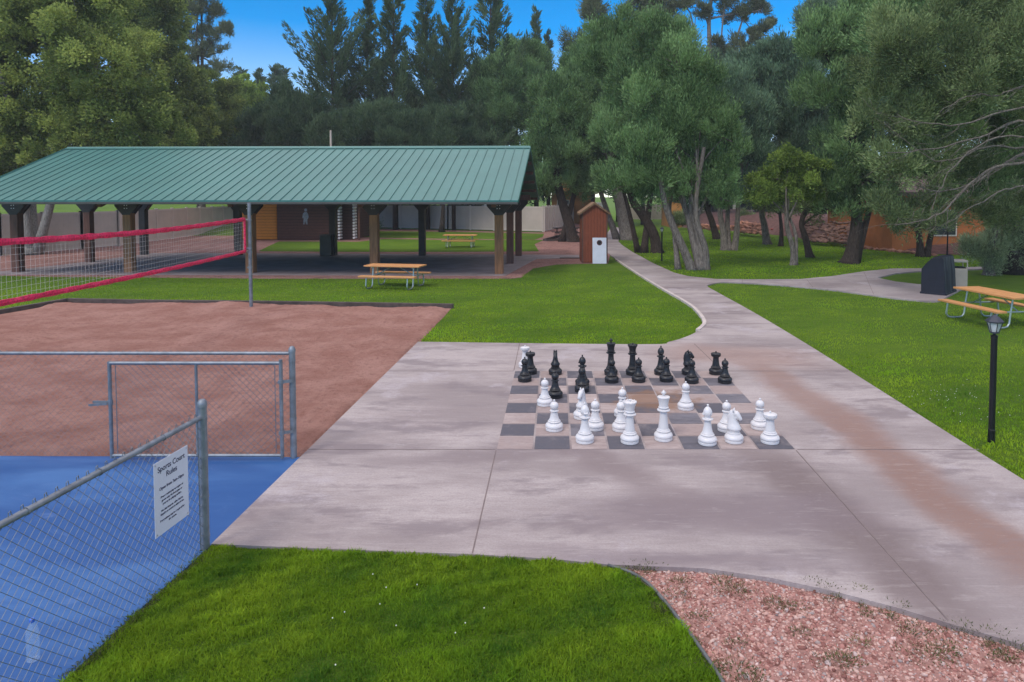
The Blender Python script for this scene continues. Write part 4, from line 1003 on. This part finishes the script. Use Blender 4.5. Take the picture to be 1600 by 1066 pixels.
for i, (px, d, ztop, k) in enumerate([(523, 60, -50, 0), (577, 63, -22, 1), (618, 61, -60, 2), (668, 62, -40, 1), (709, 60, -45, 0), (768, 62, -62, 2)]):
    p = W(px, 350, d); hz = W(px, ztop, d).z; s = hz/SM[k][2]; spruce('spruce_tree', (p.x, d, 0), SM[k], labs[i], GS, i*1.3, (s*(1.0 if i not in (4,) else .8), s*(1.0 if i not in (4,) else .8), s))
small = []
me, b = spruce_mesh(17, 1.8, .4, seed=21, leaf=(.4, .1), z0=1.5); t = b.build('trunk', M['bark_d'], smooth=True); tm = t.data; bpy.data.objects.remove(t)
for i, (px, yt, d, lb) in enumerate([(838, 13, 74, 'slim pointed spruce rising above the domed juniper'), (857, 50, 76, 'slimmer short spruce tip right of the pointed one over the domed juniper'), (966, 12, 80, 'slim spruce tip between the central tree tops'),
     (380, 106, 96, 'small distant conifer left of the sky gap, leftmost of four'), (411, 110, 98, 'small distant conifer, thin, second of four left of the spruce row'), (434, 102, 95, 'small distant conifer, tallest of the four left of the spruce row'), (446, 104, 99, 'small distant conifer nearest the spruce row, rightmost of four')]):
    p = W(px, 350, d); s = W(px, yt, d).z/17; spruce('spruce_tree', (p.x, d, 0), (me, tm), lb, 'slim conifers on the skyline', i*2.1, (s*(.8 if i < 3 else 1.5), s*(.8 if i < 3 else 1.5), s))

for i, (px, yt, d, w_) in enumerate([(452, 128, 57, 1.5), (488, 150, 58, 1.5), (548, 132, 57, 1.4), (598, 138, 58, 1.4), (640, 125, 58, 1.4), (690, 140, 57, 1.5), (735, 128, 58, 1.5), (418, 158, 62, 1.4)]):
    d += 9; p = W(px, 350, d); k = i % 3; s = W(px, yt, d).z/SM[k][2]; spruce('spruce_tree', (p.x, d, 0), SM[k], 'shorter bushy spruce filling the gap below the tall spruces behind the pavilion roof', 'shorter spruces below the tall row', i*1.7, (s*w_, s*w_, s))
# dark growth under the spruces
for i, (px, d, lob, lb) in enumerate([
    (445, 57, [(440, 215, 45, 45), (400, 222, 40, 30), (475, 205, 40, 40), (455, 180, 30, 30)], 'dark bushy conifer left of the roof pole below the first spruce'),
    (560, 56, [(560, 215, 50, 35), (600, 205, 45, 36), (530, 222, 45, 26), (630, 220, 40, 32)], 'dark bushy conifer right of the roof pole under the spruces'),
    (690, 57, [(690, 215, 45, 32), (665, 225, 40, 26), (725, 208, 40, 34), (745, 225, 35, 34)], 'dark bushy conifer under the right-hand spruces above the roof')]):
    tree('bluejuniper', (px, 357), lob, lb, d=d, barkm='bark_d', scale=1.5, dens=.8, mat='spr', name='conifer_shrub', group='bushy conifers under the spruces')

# left broadleaf trees
tree('cottonwood', (47, 397), [(60, 60, 110, 90), (150, 110, 90, 80), (30, 170, 90, 60), (190, 190, 90, 55), (-70, 110, 90, 100), (110, -20, 100, 60), (100, 215, 80, 40), (-10, 10, 80, 70), (20, 235, 60, 30), (-25, 245, 70, 36), (25, 268, 50, 24), (-80, 280, 60, 30)],
     'big cottonwood at the far left with pale thick trunk behind the pavilion', stems=[([(47, 397), (46, 350), (46, 300), (60, 200), (85, 90), (100, -20)], .42, .16, 2), ([(46, 300), (20, 200), (-10, 80)], .22, .08, -1), ([(52, 260), (120, 180), (170, 110)], .2, .07, 1)], barkm='bark_p', scale=1.15, dens=.58)
tree('cottonwood', (205, 366), [(225, 50, 52, 60), (185, 10, 60, 50), (245, 130, 60, 60), (285, 185, 55, 50), (240, -5, 40, 50), (225, 200, 60, 45), (285, 130, 30, 40)], 'tall cottonwood with pale upper leaves against the sky left of centre', d=52, r=.35, barkm='bark_p', scale=1.5, dens=.42, inner=.3)
tree('cottonwood', (325, 362), [(325, 185, 45, 40), (345, 150, 25, 30), (300, 215, 45, 30), (350, 200, 25, 30)], 'rounded green tree behind the left middle of the pavilion roof', d=61, r=.3, scale=1.5, dens=.8)
tree('light', (425, 358), [(425, 172, 28, 26), (400, 165, 28, 24), (378, 150, 22, 26), (440, 196, 26, 24), (362, 180, 22, 30)], 'yellow green rounded tree low in the sky gap', d=72, r=.25, scale=2.2, dens=.9)
tree('pine', (312, 358), [(306, 30, 22, 14), (325, 62, 24, 12), (295, 60, 20, 10), (312, 5, 18, 14), (335, 85, 22, 11), (300, 95, 26, 12), (345, 112, 18, 10), (315, 120, 30, 12), (322, -15, 20, 14), (350, 48, 10, 8), (290, 12, 12, 9), (340, 22, 11, 8)], 'loose branched dark pine standing alone against the sky at left', stems=[([(312, 358), (314, 200), (316, 90), (314, -10)], .3, .08, 0)], d=78, scale=1.5, dens=.42, inner=.1, barkm='bark_d')

# centre junipers
tree('juniper', (815, 360), [(800, 150, 48, 60), (840, 185, 42, 50), (770, 205, 36, 38), (815, 105, 32, 32), (775, 165, 30, 35)], 'domed drooping juniper above the right end of the pavilion roof', d=60, r=.25, scale=1.5, dens=.9, barkm='bark_d')
tree('juniper', (894, 377), [(872, 165, 40, 45), (855, 225, 38, 45), (880, 265, 50, 40), (905, 210, 40, 40), (850, 290, 28, 20), (912, 290, 34, 22)], 'juniper with leaning dark trunk between pavilion and shed', stems=[([(896, 378), (889, 350), (877, 310), (868, 260), (870, 200)], .42, .16, 0), ([(878, 310), (905, 270), (910, 230)], .2, .08, 1)], barkm='bark_d', scale=1.25)
tree('juniper', (979, 374), [(915, 130, 42, 45), (945, 100, 40, 45), (900, 185, 45, 45), (940, 180, 45, 50), (930, 240, 48, 40), (950, 285, 42, 25)], 'juniper with thick straight grey trunk beside the path bend behind the shed', stems=[([(982, 375), (973, 340), (965, 300), (950, 220), (940, 140)], .50, .16, 0), ([(965, 305), (925, 260), (910, 200)], .2, .08, 1)], barkm='bark_g', scale=1.35)
tree('juniper', (1027, 394), [(985, 105, 50, 50), (1000, 70, 50, 36), (950, 85, 40, 40), (1040, 90, 46, 46), (1010, 160, 60, 50), (960, 210, 48, 50), (985, 270, 55, 35), (1060, 130, 42, 45), (1040, 215, 45, 50)], 'juniper with black curved trunk leaning left behind the lamp post',
     stems=[([(1027, 394), (1021, 365), (1003, 335), (988, 312), (980, 270), (985, 200)], .30, .14, 0), ([(1006, 338), (1015, 318), (1020, 290), (1030, 200)], .18, .08, 1), ([(998, 328), (975, 300), (955, 260)], .14, .06, -1)], barkm='bark_d', scale=1.1)
tree('juniper', (1092, 420), [(1085, 215, 52, 52), (1050, 180, 45, 50), (1030, 262, 48, 40), (1118, 262, 36, 44), (1075, 290, 50, 26), (1100, 165, 42, 45), (1010, 300, 34, 18), (1125, 310, 24, 22), (1130, 215, 30, 45), (1020, 150, 36, 40), (1000, 235, 40, 36), (980, 290, 36, 22), (1060, 105, 34, 36)], 'large juniper with several pale stems fanning from one base by the path',
     stems=[([(1082, 420), (1066, 385), (1050, 350), (1040, 322), (1030, 270)], .19, .10, -.6), ([(1095, 420), (1082, 370), (1074, 335), (1060, 290), (1055, 210)], .17, .08, .5), ([(1097, 420), (1092, 370), (1080, 325), (1085, 240)], .17, .08, .2),
            ([(1103, 419), (1102, 390), (1090, 350), (1088, 310), (1100, 230)], .16, .08, -.3), ([(1060, 388), (1052, 350), (1046, 330), (1050, 300)], .11, .07, 1.2)], scale=.9)
tree('bluejuniper', (1120, 373), [(1095, 305, 34, 26), (1125, 275, 34, 35), (1105, 240, 34, 35)], 'juniper with thin leaning trunk behind the large many stemmed one', stems=[([(1121, 373), (1112, 345), (1103, 315), (1105, 260)], .26, .12, 0)], barkm='bark_d', scale=1.4)
tree('bluejuniper', (1138, 390), [(1155, 165, 42, 48), (1145, 235, 42, 45), (1175, 230, 35, 45), (1130, 300, 30, 22), (1160, 300, 34, 18)], 'blue green juniper with cluster of pale upright stems in the middle lawn',
     stems=[([(1133, 391), (1130, 360), (1125, 325), (1135, 250)], .22, .10, 0), ([(1139, 388), (1137, 360), (1138, 320), (1150, 240)], .18, .08, .8), ([(1146, 388), (1151, 365), (1153, 330), (1160, 240)], .20, .09, -.3)], scale=1.2)
tree('bluejuniper', (1197, 381), [(1205, 125, 46, 45), (1240, 165, 46, 55), (1185, 200, 46, 50), (1235, 235, 44, 40), (1170, 130, 34, 40)], 'tall blue green juniper behind the small light green trees', stems=[([(1199, 381), (1194, 350), (1190, 320), (1200, 200)], .24, .12, 0)], scale=1.4)
tree('light', (1239, 413), [(1233, 252, 26, 24), (1210, 280, 32, 22), (1258, 282, 30, 26), (1236, 305, 46, 20), (1190, 300, 22, 16)], 'small light green tree with twisted pale trunk in the right lawn',
     stems=[([(1239, 413), (1239, 390), (1231, 360), (1229, 340), (1232, 290)], .13, .08, 0), ([(1243, 410), (1244, 375), (1238, 350), (1222, 320)], .09, .05, .2)], scale=1.0, dens=.6)
tree('olive', (1220, 384), [(1195, 318, 28, 18), (1222, 322, 26, 16)], 'tiny dark trunked juniper just left of the small light green tree', stems=[([(1220, 384), (1221, 360), (1218, 330)], .15, .08, 0)], barkm='bark_d', scale=1.3)
tree('olive', (1264, 401), [(1285, 305, 30, 22), (1262, 325, 34, 18), (1300, 325, 26, 16)], 'small juniper with short leaning trunk right of the light green tree', stems=[([(1266, 401), (1258, 370), (1252, 348), (1262, 320)], .18, .09, 0)], barkm='bark_d', scale=1.1)
tree('juniper', (1331, 410), [(1290, 85, 42, 50), (1330, 45, 46, 48), (1300, 150, 42, 50), (1345, 120, 46, 50), (1320, 215, 46, 50), (1300, 275, 34, 35), (1345, 280, 46, 38), (1375, 25, 44, 40), (1330, 325, 40, 22)], 'tall juniper with thick dark trunk at the front of the right lawn',
     stems=[([(1327, 411), (1334, 385), (1338, 355), (1338, 325), (1330, 240), (1325, 120)], .36, .13, 0), ([(1337, 350), (1362, 310), (1370, 240)], .16, .08, .4)], barkm='bark_d', scale=1.0)
# background skyline trees
tree('pine', (925, 357), [(925, 35, 24, 24), (905, 70, 22, 20), (948, 62, 22, 22), (890, 105, 20, 20), (930, 5, 18, 22), (915, 110, 28, 20), (935, 90, 28, 22)], 'dark conifer rising behind the central junipers on the left', d=70, scale=1.6, dens=.9, barkm='bark_d')
tree('pine', (1005, 357), [(990, 20, 20, 26), (1025, 25, 26, 26), (1005, 60, 32, 24), (1010, -10, 20, 20)], 'dark conifer rising straight behind the central junipers', d=72, scale=1.6, dens=.9, barkm='bark_d')
tree('pine', (1118, 357), [(1090, -8, 24, 14), (1135, 8, 24, 16), (1158, 32, 20, 14), (1185, 58, 20, 12), (1203, 45, 10, 9), (1100, 22, 14, 10), (1068, 12, 14, 12), (1165, 0, 24, 14), (1150, 70, 26, 12), (1190, 20, 16, 10), (1110, 75, 20, 10), (1120, -30, 40, 16), (1195, 80, 12, 8)], 'ponderosa pine with bare spreading limbs against the sky above the junipers',
     stems=[([(1118, 357), (1118, 200), (1110, 90), (1108, 30), (1115, -20)], .34, .14, 0), ([(1112, 90), (1085, 50), (1062, 10)], .12, .05, 0), ([(1116, 110), (1150, 60), (1190, 15)], .13, .05, 0), ([(1116, 130), (1160, 90), (1200, 55)], .1, .05, 0), ([(1111, 60), (1130, 25), (1150, 0)], .1, .05, 0)], d=72, scale=1.5, dens=.6, inner=.1, barkm='bark_g')
for px, lob, lb, d in [(1290, [(1265, 130, 24, 40), (1290, 60, 32, 60), (1275, 200, 40, 50)], 'dark conifer on the skyline right of the sky gap', 66), (1080, [(1085, 130, 60, 40), (1140, 130, 50, 40), (1215, 110, 45, 30)], 'dark evergreens filling behind the central junipers', 74), (1230, [(1150, 270, 50, 40), (1230, 290, 60, 45), (1290, 260, 50, 60)], 'dark evergreen mass behind the small light green trees', 68), (1010, [(1000, 250, 60, 50), (1060, 270, 60, 40), (940, 260, 60, 45)], 'dark evergreen behind the central trunks', 70), (1395, [(1385, 60, 40, 60), (1420, 10, 40, 40), (1380, 150, 50, 60), (1350, 200, 50, 50)], 'dark conifer behind the right-hand juniper tops', 50)]:
    tree('bluejuniper', (px, 357), lob, lb, d=d, scale=1.9, dens=.8, barkm='bark_d', limbs=False)
tree('light', (1245, 357), [(1240, 78, 22, 14), (1225, 88, 14, 12)], 'yellow green tree top peeping over the blue green junipers', d=60, scale=1.6, dens=.8)
# the big juniper on the right with bare twisting branches
HB = (16.6, 21.5); d0 = 21.0
root = tree('olive', (1690, 455), [(1470, 55, 85, 55), (1560, 25, 80, 50), (1400, 105, 55, 55), (1500, 125, 85, 55), (1385, 185, 50, 55), (1440, 215, 60, 50), (1590, 110, 80, 60), (1400, 270, 42, 50), (1450, 330, 50, 36), (1395, 335, 34, 26), (1530, 340, 50, 26, 1.5), (1640, 210, 60, 80, 2.5), (1520, 270, 60, 40, 2.2), (1600, 330, 60, 34, 2)],
     'huge spreading juniper on the right with bare grey twisting branches', d=d0, stems=[([(1700, 455), (1690, 360), (1670, 260), (1640, 150), (1600, 60)], .42, .2, 0)], scale=.95, dens=.8, limbs=False)
HR2 = root
tree('juniper', (1580, 408), [(1420, 60, 60, 60), (1520, 80, 70, 70), (1600, 120, 70, 80), (1450, 180, 60, 60), (1540, 200, 70, 60), (1440, 270, 50, 40), (1600, 260, 60, 60), (1530, 290, 50, 36), (1480, 0, 60, 50), (1590, 20, 60, 50)], 'dense juniper standing behind the one with bare twisting branches', d=27, r=.4, scale=1.1, dens=.8, barkm='bark_d')
root = HR2; g0 = root.location.copy(); dead = MB()
def dbranch(pts, r0, dd):
    w_ = smooth_poly([W(x, y, d0+dd+dz) for (x, y), dz in zip(pts, np.linspace(1.2, .5, len(pts)))], 4); n_ = len(w_)
    w_ = [p+Vector((random.uniform(-.03, .03), random.uniform(-.05, .05), random.uniform(-.03, .03))) for p in w_]
    r0 *= .62; dead.tube([p-g0 for p in w_], [r0*(1-.85*i/n_) for i in range(n_)], 7)
    for i in range(2, n_-1):
        for _ in range(1):
            a = w_[i]; u = (w_[min(i+1, n_-1)]-w_[i-1]).normalized()
            q = a+u*random.uniform(.25, .9)+Vector((random.uniform(-.3, .2), random.uniform(-.5, .3), random.uniform(-.45, .3)))
            bz = bez(a, q, random.uniform(-.2, .2), 5, .2); dead.tube([p-g0 for p in bz], [r0*.32*(1-.16*j)*(1-.5*i/n_) for j in range(6)], 4)
            if random.random() < .6: q2 = q+u*.3+Vector((random.uniform(-.25, .1), -.1, random.uniform(-.3, .2))); dead.tube([q-g0, q2-g0], [.008, .003], 4)
for pts, r0, dd in [([(1670, 235), (1600, 240), (1560, 262), (1520, 285), (1470, 300), (1430, 290)], .10, -1.2), ([(1665, 250), (1590, 255), (1530, 275), (1480, 325), (1440, 345), (1400, 352)], .09, -2.0), ([(1660, 200), (1590, 190), (1530, 215), (1460, 232), (1390, 240)], .08, -2.2),
                    ([(1650, 150), (1600, 135), (1560, 148), (1510, 150), (1470, 175)], .06, -2.4), ([(1655, 210), (1600, 230), (1540, 230), (1490, 250), (1450, 245), (1380, 190)], .07, -1.5),
                    ([(1640, 160), (1570, 175), (1500, 195), (1440, 190), (1400, 180)], .06, -2.9), ([(1660, 270), (1600, 290), (1560, 300), (1510, 330), (1480, 350)], .06, -1.8), ([(1640, 220), (1560, 215), (1500, 250), (1470, 290), (1455, 330)], .05, -3.0)]:
    dbranch(pts, r0, dd)
dead.build('bare_branch', M['bark_b'], root, smooth=True)
tree('olive', (1438, 400), [(1425, 350, 28, 16), (1455, 345, 30, 18)], 'slim juniper with two dark stems before the orange house', stems=[([(1438, 400), (1437, 375), (1432, 345)], .20, .12, 0), ([(1447, 400), (1454, 370), (1462, 335)], .17, .10, .4)], barkm='bark_d')
tree('sparse', (1546, 428), [(1580, 352, 32, 28), (1552, 385, 26, 20), (1590, 395, 28, 22), (1525, 390, 16, 14), (1548, 412, 16, 10), (1610, 370, 30, 40)], 'low grey green juniper sapling with pale trunk behind the right picnic table', stems=[([(1545, 428), (1547, 400), (1553, 370), (1565, 340)], .20, .09, 0)], scale=.95, dens=.8)
tree('light', (1590, 402), [(1575, 340, 30, 14), (1610, 335, 40, 20)], 'leafy shrub against the orange house at the right edge', d=34, scale=1.0, dens=.7, name='shrub', cat='shrub')
for i, (px, py, lb) in enumerate([(1056, 345, 'round green shrub by the pale fence beyond the path'), (1165, 345, 'green shrub in front of the white house'), (572, 352, 'low shrub at the right corner of the log cabin')]):
    tree('olive', (px, py+6), [(px, py, 12, 8), (px+8, py+2, 9, 6)], lb, d=[62, 64, 52][i], scale=1.3, name='shrub', cat='shrub', limbs=False, r=.04)

# ---------------------------------------------------------------- grass blades, gravel stones, clover, weeds
solid = [plaza, sand_poly]
def scatter(n, dmin, dmax, xmin, xmax, keep=None, avoid=()):
    Y = rng.uniform(dmin, dmax, n); X = rng.uniform(xmin, xmax, n); P = np.stack([X, Y], 1); ok = np.ones(n, bool)
    if keep is not None: ok &= inpoly(P, keep)
    for a in avoid: ok &= ~inpoly(P, a)
    return P[ok]
def clump_noise(P, f=1.0, seed=0):
    r_ = np.random.default_rng(seed); v = np.zeros(len(P))
    for k in range(14):
        a = r_.uniform(0, 6.28); q = f*r_.uniform(.6, 4); v += np.sin((P[:, 0]*math.cos(a)+P[:, 1]*math.sin(a))*q*2+r_.uniform(0, 6.28))/14**.5
    return v
def blades(P, hgt, wd, z0, name, lean=.9, tonef=1.0, **k):
    n = len(P); c = clump_noise(P, tonef, 5); c2 = clump_noise(P, 4.5, 9)
    H = hgt*rng.uniform(.45, 1.2, n)*(1+.38*c2+.18*c).clip(.35, 2.0); a = rng.uniform(0, 6.283, n)+c*.8; le = rng.uniform(.25, 1, n)*lean
    base = np.column_stack([P, np.full(n, z0)]); dr = np.column_stack([np.cos(a), np.sin(a), np.zeros(n)]); sd = np.column_stack([-np.sin(a), np.cos(a), np.zeros(n)])
    b2 = rng.uniform(0, 6.283, n); sd = np.column_stack([np.cos(b2), np.sin(b2), np.zeros(n)])
    up = np.array([0, 0, 1.0]); tip = base+dr*(H*le)[:, None]+up*(H*np.sqrt(np.maximum(.15, 1-.6*le**2)))[:, None]; mid = base+dr*(H*le*.3)[:, None]+up*(H*.58)[:, None]
    V = np.stack([base-sd*wd*.5, base+sd*wd*.5, mid+sd*wd*.45, tip, mid-sd*wd*.45], 1)
    # two faces per blade as one pentagon
    me = bpy.data.meshes.new(name); me.vertices.add(n*5); me.vertices.foreach_set('co', V.astype(np.float32).ravel()); me.loops.add(n*5)
    me.loops.foreach_set('vertex_index', np.arange(n*5, dtype=np.int32)); me.polygons.add(n); me.polygons.foreach_set('loop_start', np.arange(n, dtype=np.int32)*5)
    me.materials.append(M['blade']); me.update(calc_edges=True)
    at = me.attributes.new('tone', 'FLOAT', 'FACE'); at.data.foreach_set('value', np.clip(.46+.20*c+.08*c2+rng.normal(0, .10, n), 0, 1).astype(np.float32))
    o = bpy.data.objects.new(name, me); COL.objects.link(o); tag(o, kind='stuff', **k); return o
left = gp([(330, 848), (321, 856), (207, 960), (95, 1066), (40, 1120)])
front = left+gp([(1150, 1120)])+gp(gb_curve[::-1], 3)[0:]+gp(plaza_bottom[5::-1])
P = scatter(300000, 3.2, 6.3, -4.2, 2.2, front, [plaza])
sheet('front_lawn_soil', front, -.031, M['grass'])
blades(P, .043, .0068, -.034, 'grass', label='thick bright green front lawn of soft uneven grass', cat='grass')
# overhang along the plaza edge
center = gp([(653, 534), (705, 482), (560, 476), (400, 473), (105, 469), (0, 487), (-100, 505), (-100, 433), (0, 429), (420, 434), (806, 434), (833, 420), (870, 413), (905, 412), (960, 407)])+gp(path_left[5:], 4)
P = scatter(420000, 11.5, 28.0, -24, 4.5, center, solid)
P = P[rng.uniform(0, 1, len(P)) < np.clip(1.5-P[:, 1]/19, .22, 1)]
blades(P, .036, .013, -.042, 'grass', tonef=.5, label='mown green lawn between sand court, chess board and pavilion', cat='grass')
rightp = gp(path_right[1:20], 4)+gp([(1455, 472), (1470, 470), (1500, 454), (1515, 449), (1600, 455), (1900, 470), (1900, 800), (1700, 800)])
P = scatter(700000, 6.2, 24.0, 1.5, 22, rightp, [plaza]); P = P[rng.uniform(0, 1, len(P)) < np.clip(1.6-P[:, 1]/9.5, .13, 1)]
wdd = .012
blades(P, .038, .0105, -.042, 'grass', tonef=.6, label='mown green lawn to the right of the concrete path', cat='grass')
midp = gp([(966, 377), (990, 393), (1053, 427), (1119, 437), (1250, 437), (1350, 425), (1434, 419), (1600, 417), (1900, 425), (1900, 412), (1600, 404), (1425, 396), (1250, 374), (1092, 360), (985, 358)])
P = scatter(260000, 24, 62, 2.5, 38, midp, [plaza]); P = P[rng.uniform(0, 1, len(P)) < np.clip(1.4-P[:, 1]/45, .1, 1)]
blades(P, .045, .030, -.042, 'grass', tonef=.3, label='shaded lawn under the junipers beyond the path', cat='grass')
# clover heads
b = MB()
for (px0, px1, py0, py1, n_) in ((1400, 1560, 600, 640, 34), (1470, 1600, 625, 680, 14), (520, 660, 880, 980, 5), (350, 1000, 900, 1040, 6)):
    for i in range(n_):
        q = G(random.gauss((px0+px1)/2, (px1-px0)/4), random.gauss((py0+py1)/2, (py1-py0)/4)); 
        if not inpoly(np.array([[q.x, q.y]]), plaza)[0]: b.lathe([(.002, -.005), (.0055, 0), (.004, .004), (.001, .006)], 6, (q.x, q.y, .012+random.uniform(-.01, .01)))
b.build('clover_flowers', M['flower'], kind='stuff', label='tiny white clover flowers dotted in the lawns', cat='clover')
# gravel stones
P = scatter(95000, 3.3, 6.2, -.2, 6.0, gravel_bed, [plaza]); n = min(len(P), 44000); P = P[:n]
print('stones', n)
ic = np.array([(0, 0, 1), (.894, 0, .447), (.276, .851, .447), (-.724, .526, .447), (-.724, -.526, .447), (.276, -.851, .447), (.724, .526, -.447), (-.276, .851, -.447), (-.894, 0, -.447), (-.276, -.851, -.447), (.724, -.526, -.447), (0, 0, -1)])
fc = np.array([(0, 1, 2), (0, 2, 3), (0, 3, 4), (0, 4, 5), (0, 5, 1), (1, 6, 2), (2, 7, 3), (3, 8, 4), (4, 9, 5), (5, 10, 1), (6, 7, 2), (7, 8, 3), (8, 9, 4), (9, 10, 5), (10, 6, 1), (11, 7, 6), (11, 8, 7), (11, 9, 8), (11, 10, 9), (11, 6, 10)])
s = rng.lognormal(math.log(.0094), .36, n).clip(.004, .026); sc3 = np.column_stack([s*rng.uniform(.8, 1.6, n), s*rng.uniform(.6, 1.1, n), s*rng.uniform(.4, .8, n)])
a = rng.uniform(0, 6.28, n); tl_ = rng.normal(0, .45, n)
V = ic[None]*sc3[:, None]*rng.uniform(.78, 1.2, (n, 12, 1)); x_ = V[..., 0]; y_ = V[..., 1]; z_ = V[..., 2]
x2 = x_*np.cos(tl_)[:, None]+z_*np.sin(tl_)[:, None]; z2 = -x_*np.sin(tl_)[:, None]+z_*np.cos(tl_)[:, None]
V = np.stack([x2*np.cos(a)[:, None]-y_*np.sin(a)[:, None]+P[:, :1], x2*np.sin(a)[:, None]+y_*np.cos(a)[:, None]+P[:, 1:], z2-.050+rng.uniform(0, .012, n)[:, None]], -1)
me = bpy.data.meshes.new('gravel'); me.vertices.add(n*12); me.vertices.foreach_set('co', V.astype(np.float32).ravel()); F = (fc[None]+np.arange(n)[:, None, None]*12).astype(np.int32).ravel()
me.loops.add(len(F)); me.loops.foreach_set('vertex_index', F); me.polygons.add(n*20); me.polygons.foreach_set('loop_start', np.arange(n*20, dtype=np.int32)*3)
m_ = NM('pink_stones'); at_ = m_.n('Attribute'); at_.attribute_name = 'tone'; cr2 = m_.n('ValToRGB'); m_.l(at_.outputs['Fac'], cr2.inputs[0])
el = cr2.color_ramp.elements; el[0].color = (.18, .075, .062, 1); el[1].color = (.66, .50, .47, 1)
for p_, c_ in ((.25, (.38, .175, .15, 1)), (.6, (.50, .295, .25, 1)), (.85, (.56, .40, .35, 1)), (.92, (.24, .21, .21, 1))): e_ = el.new(p_); e_.color = c_
me.materials.append(m_.fin(cr2.outputs[0], .85, 0, .25)); me.update(calc_edges=True)
at = me.attributes.new('tone', 'FLOAT', 'FACE'); at.data.foreach_set('value', np.repeat(rng.uniform(0, 1, n), 20).astype(np.float32))
o = bpy.data.objects.new('gravel', me); COL.objects.link(o); tag(o, 'loose pink crushed stone filling the front right bed', 'gravel', kind='stuff')
# weeds in the gravel and along the edges
Pw, Dw, Tw = [], [], []
spots = [(1150, 920, .10), (1130, 905, .07), (1235, 945, .07), (1290, 915, .06), (1310, 1030, .09), (1450, 1020, .11), (1480, 1010, .08), (1345, 1000, .05), (1005, 884, .09), (1000, 890, .06), (1060, 905, .06), (1150, 1040, .10), (1170, 1060, .09), (1060, 925, .07), (1090, 960, .06), (1210, 940, .06), (1405, 945, .06), (1540, 985, .10), (1500, 975, .07), (1580, 1010, .10), (1270, 905, .05), (1320, 1025, .05), (1250, 985, .05), (1345, 920, .05), (1150, 1000, .05), (1420, 985, .05)]
for i in range(24): t = random.random(); spots.append((1280+t*320, 922+t*94+random.uniform(0, 14)+t*t*8, .022))
for i in range(14): t = random.random(); spots.append((985+t*150, 895+t*160+random.uniform(-5, 15), .035))
for i in range(60): t = i/60; spots.append((321-226*t+random.uniform(-2, 6), 860+206*t, .03))
for px, py, r_ in spots:
    q = G(px, py); m = int(120*(r_/.06)**1.5); an = rng.uniform(0, 6.28, m); rr = r_*np.sqrt(rng.uniform(0, 1, m))*rng.uniform(.5, 1.6, m)
    Pw.append(np.column_stack([q.x+rr*np.cos(an)*1.5, q.y+rr*np.sin(an), rng.uniform(-.04, .005, m)])); Dw.append(np.column_stack([np.cos(an), np.sin(an), rng.uniform(.2, 2, m)])); Tw.append(rng.uniform(0, .8, m)+(.4 if px == 1345 else 0))
me = leaves(np.concatenate(Pw), np.concatenate(Dw), .022, .006, np.clip(np.concatenate(Tw), 0, 1), 'weeds', M['weed']); o = bpy.data.objects.new('weeds', me); COL.objects.link(o)
tag(o, 'small green weeds growing through the gravel bed and along its edge', 'weeds', kind='stuff')
print('polys', sum(len(x.data.polygons) for x in S.objects if x.type == 'MESH'))

# ---------------------------------------------------------------- the air
b = MB().box(-160, 160, -8, 190, -1.5, 34); hz = b.build('haze', [], kind='stuff')
hm = bpy.data.materials.new('haze'); hm.use_nodes = True; t_ = hm.node_tree; t_.nodes.clear(); o_ = t_.nodes.new('ShaderNodeOutputMaterial'); v_ = t_.nodes.new('ShaderNodeVolumePrincipled')
v_.inputs['Color'].default_value = (.86, .90, .96, 1); v_.inputs['Density'].default_value = .0007; t_.links.new(v_.outputs[0], o_.inputs['Volume']); hz.data.materials.append(hm)
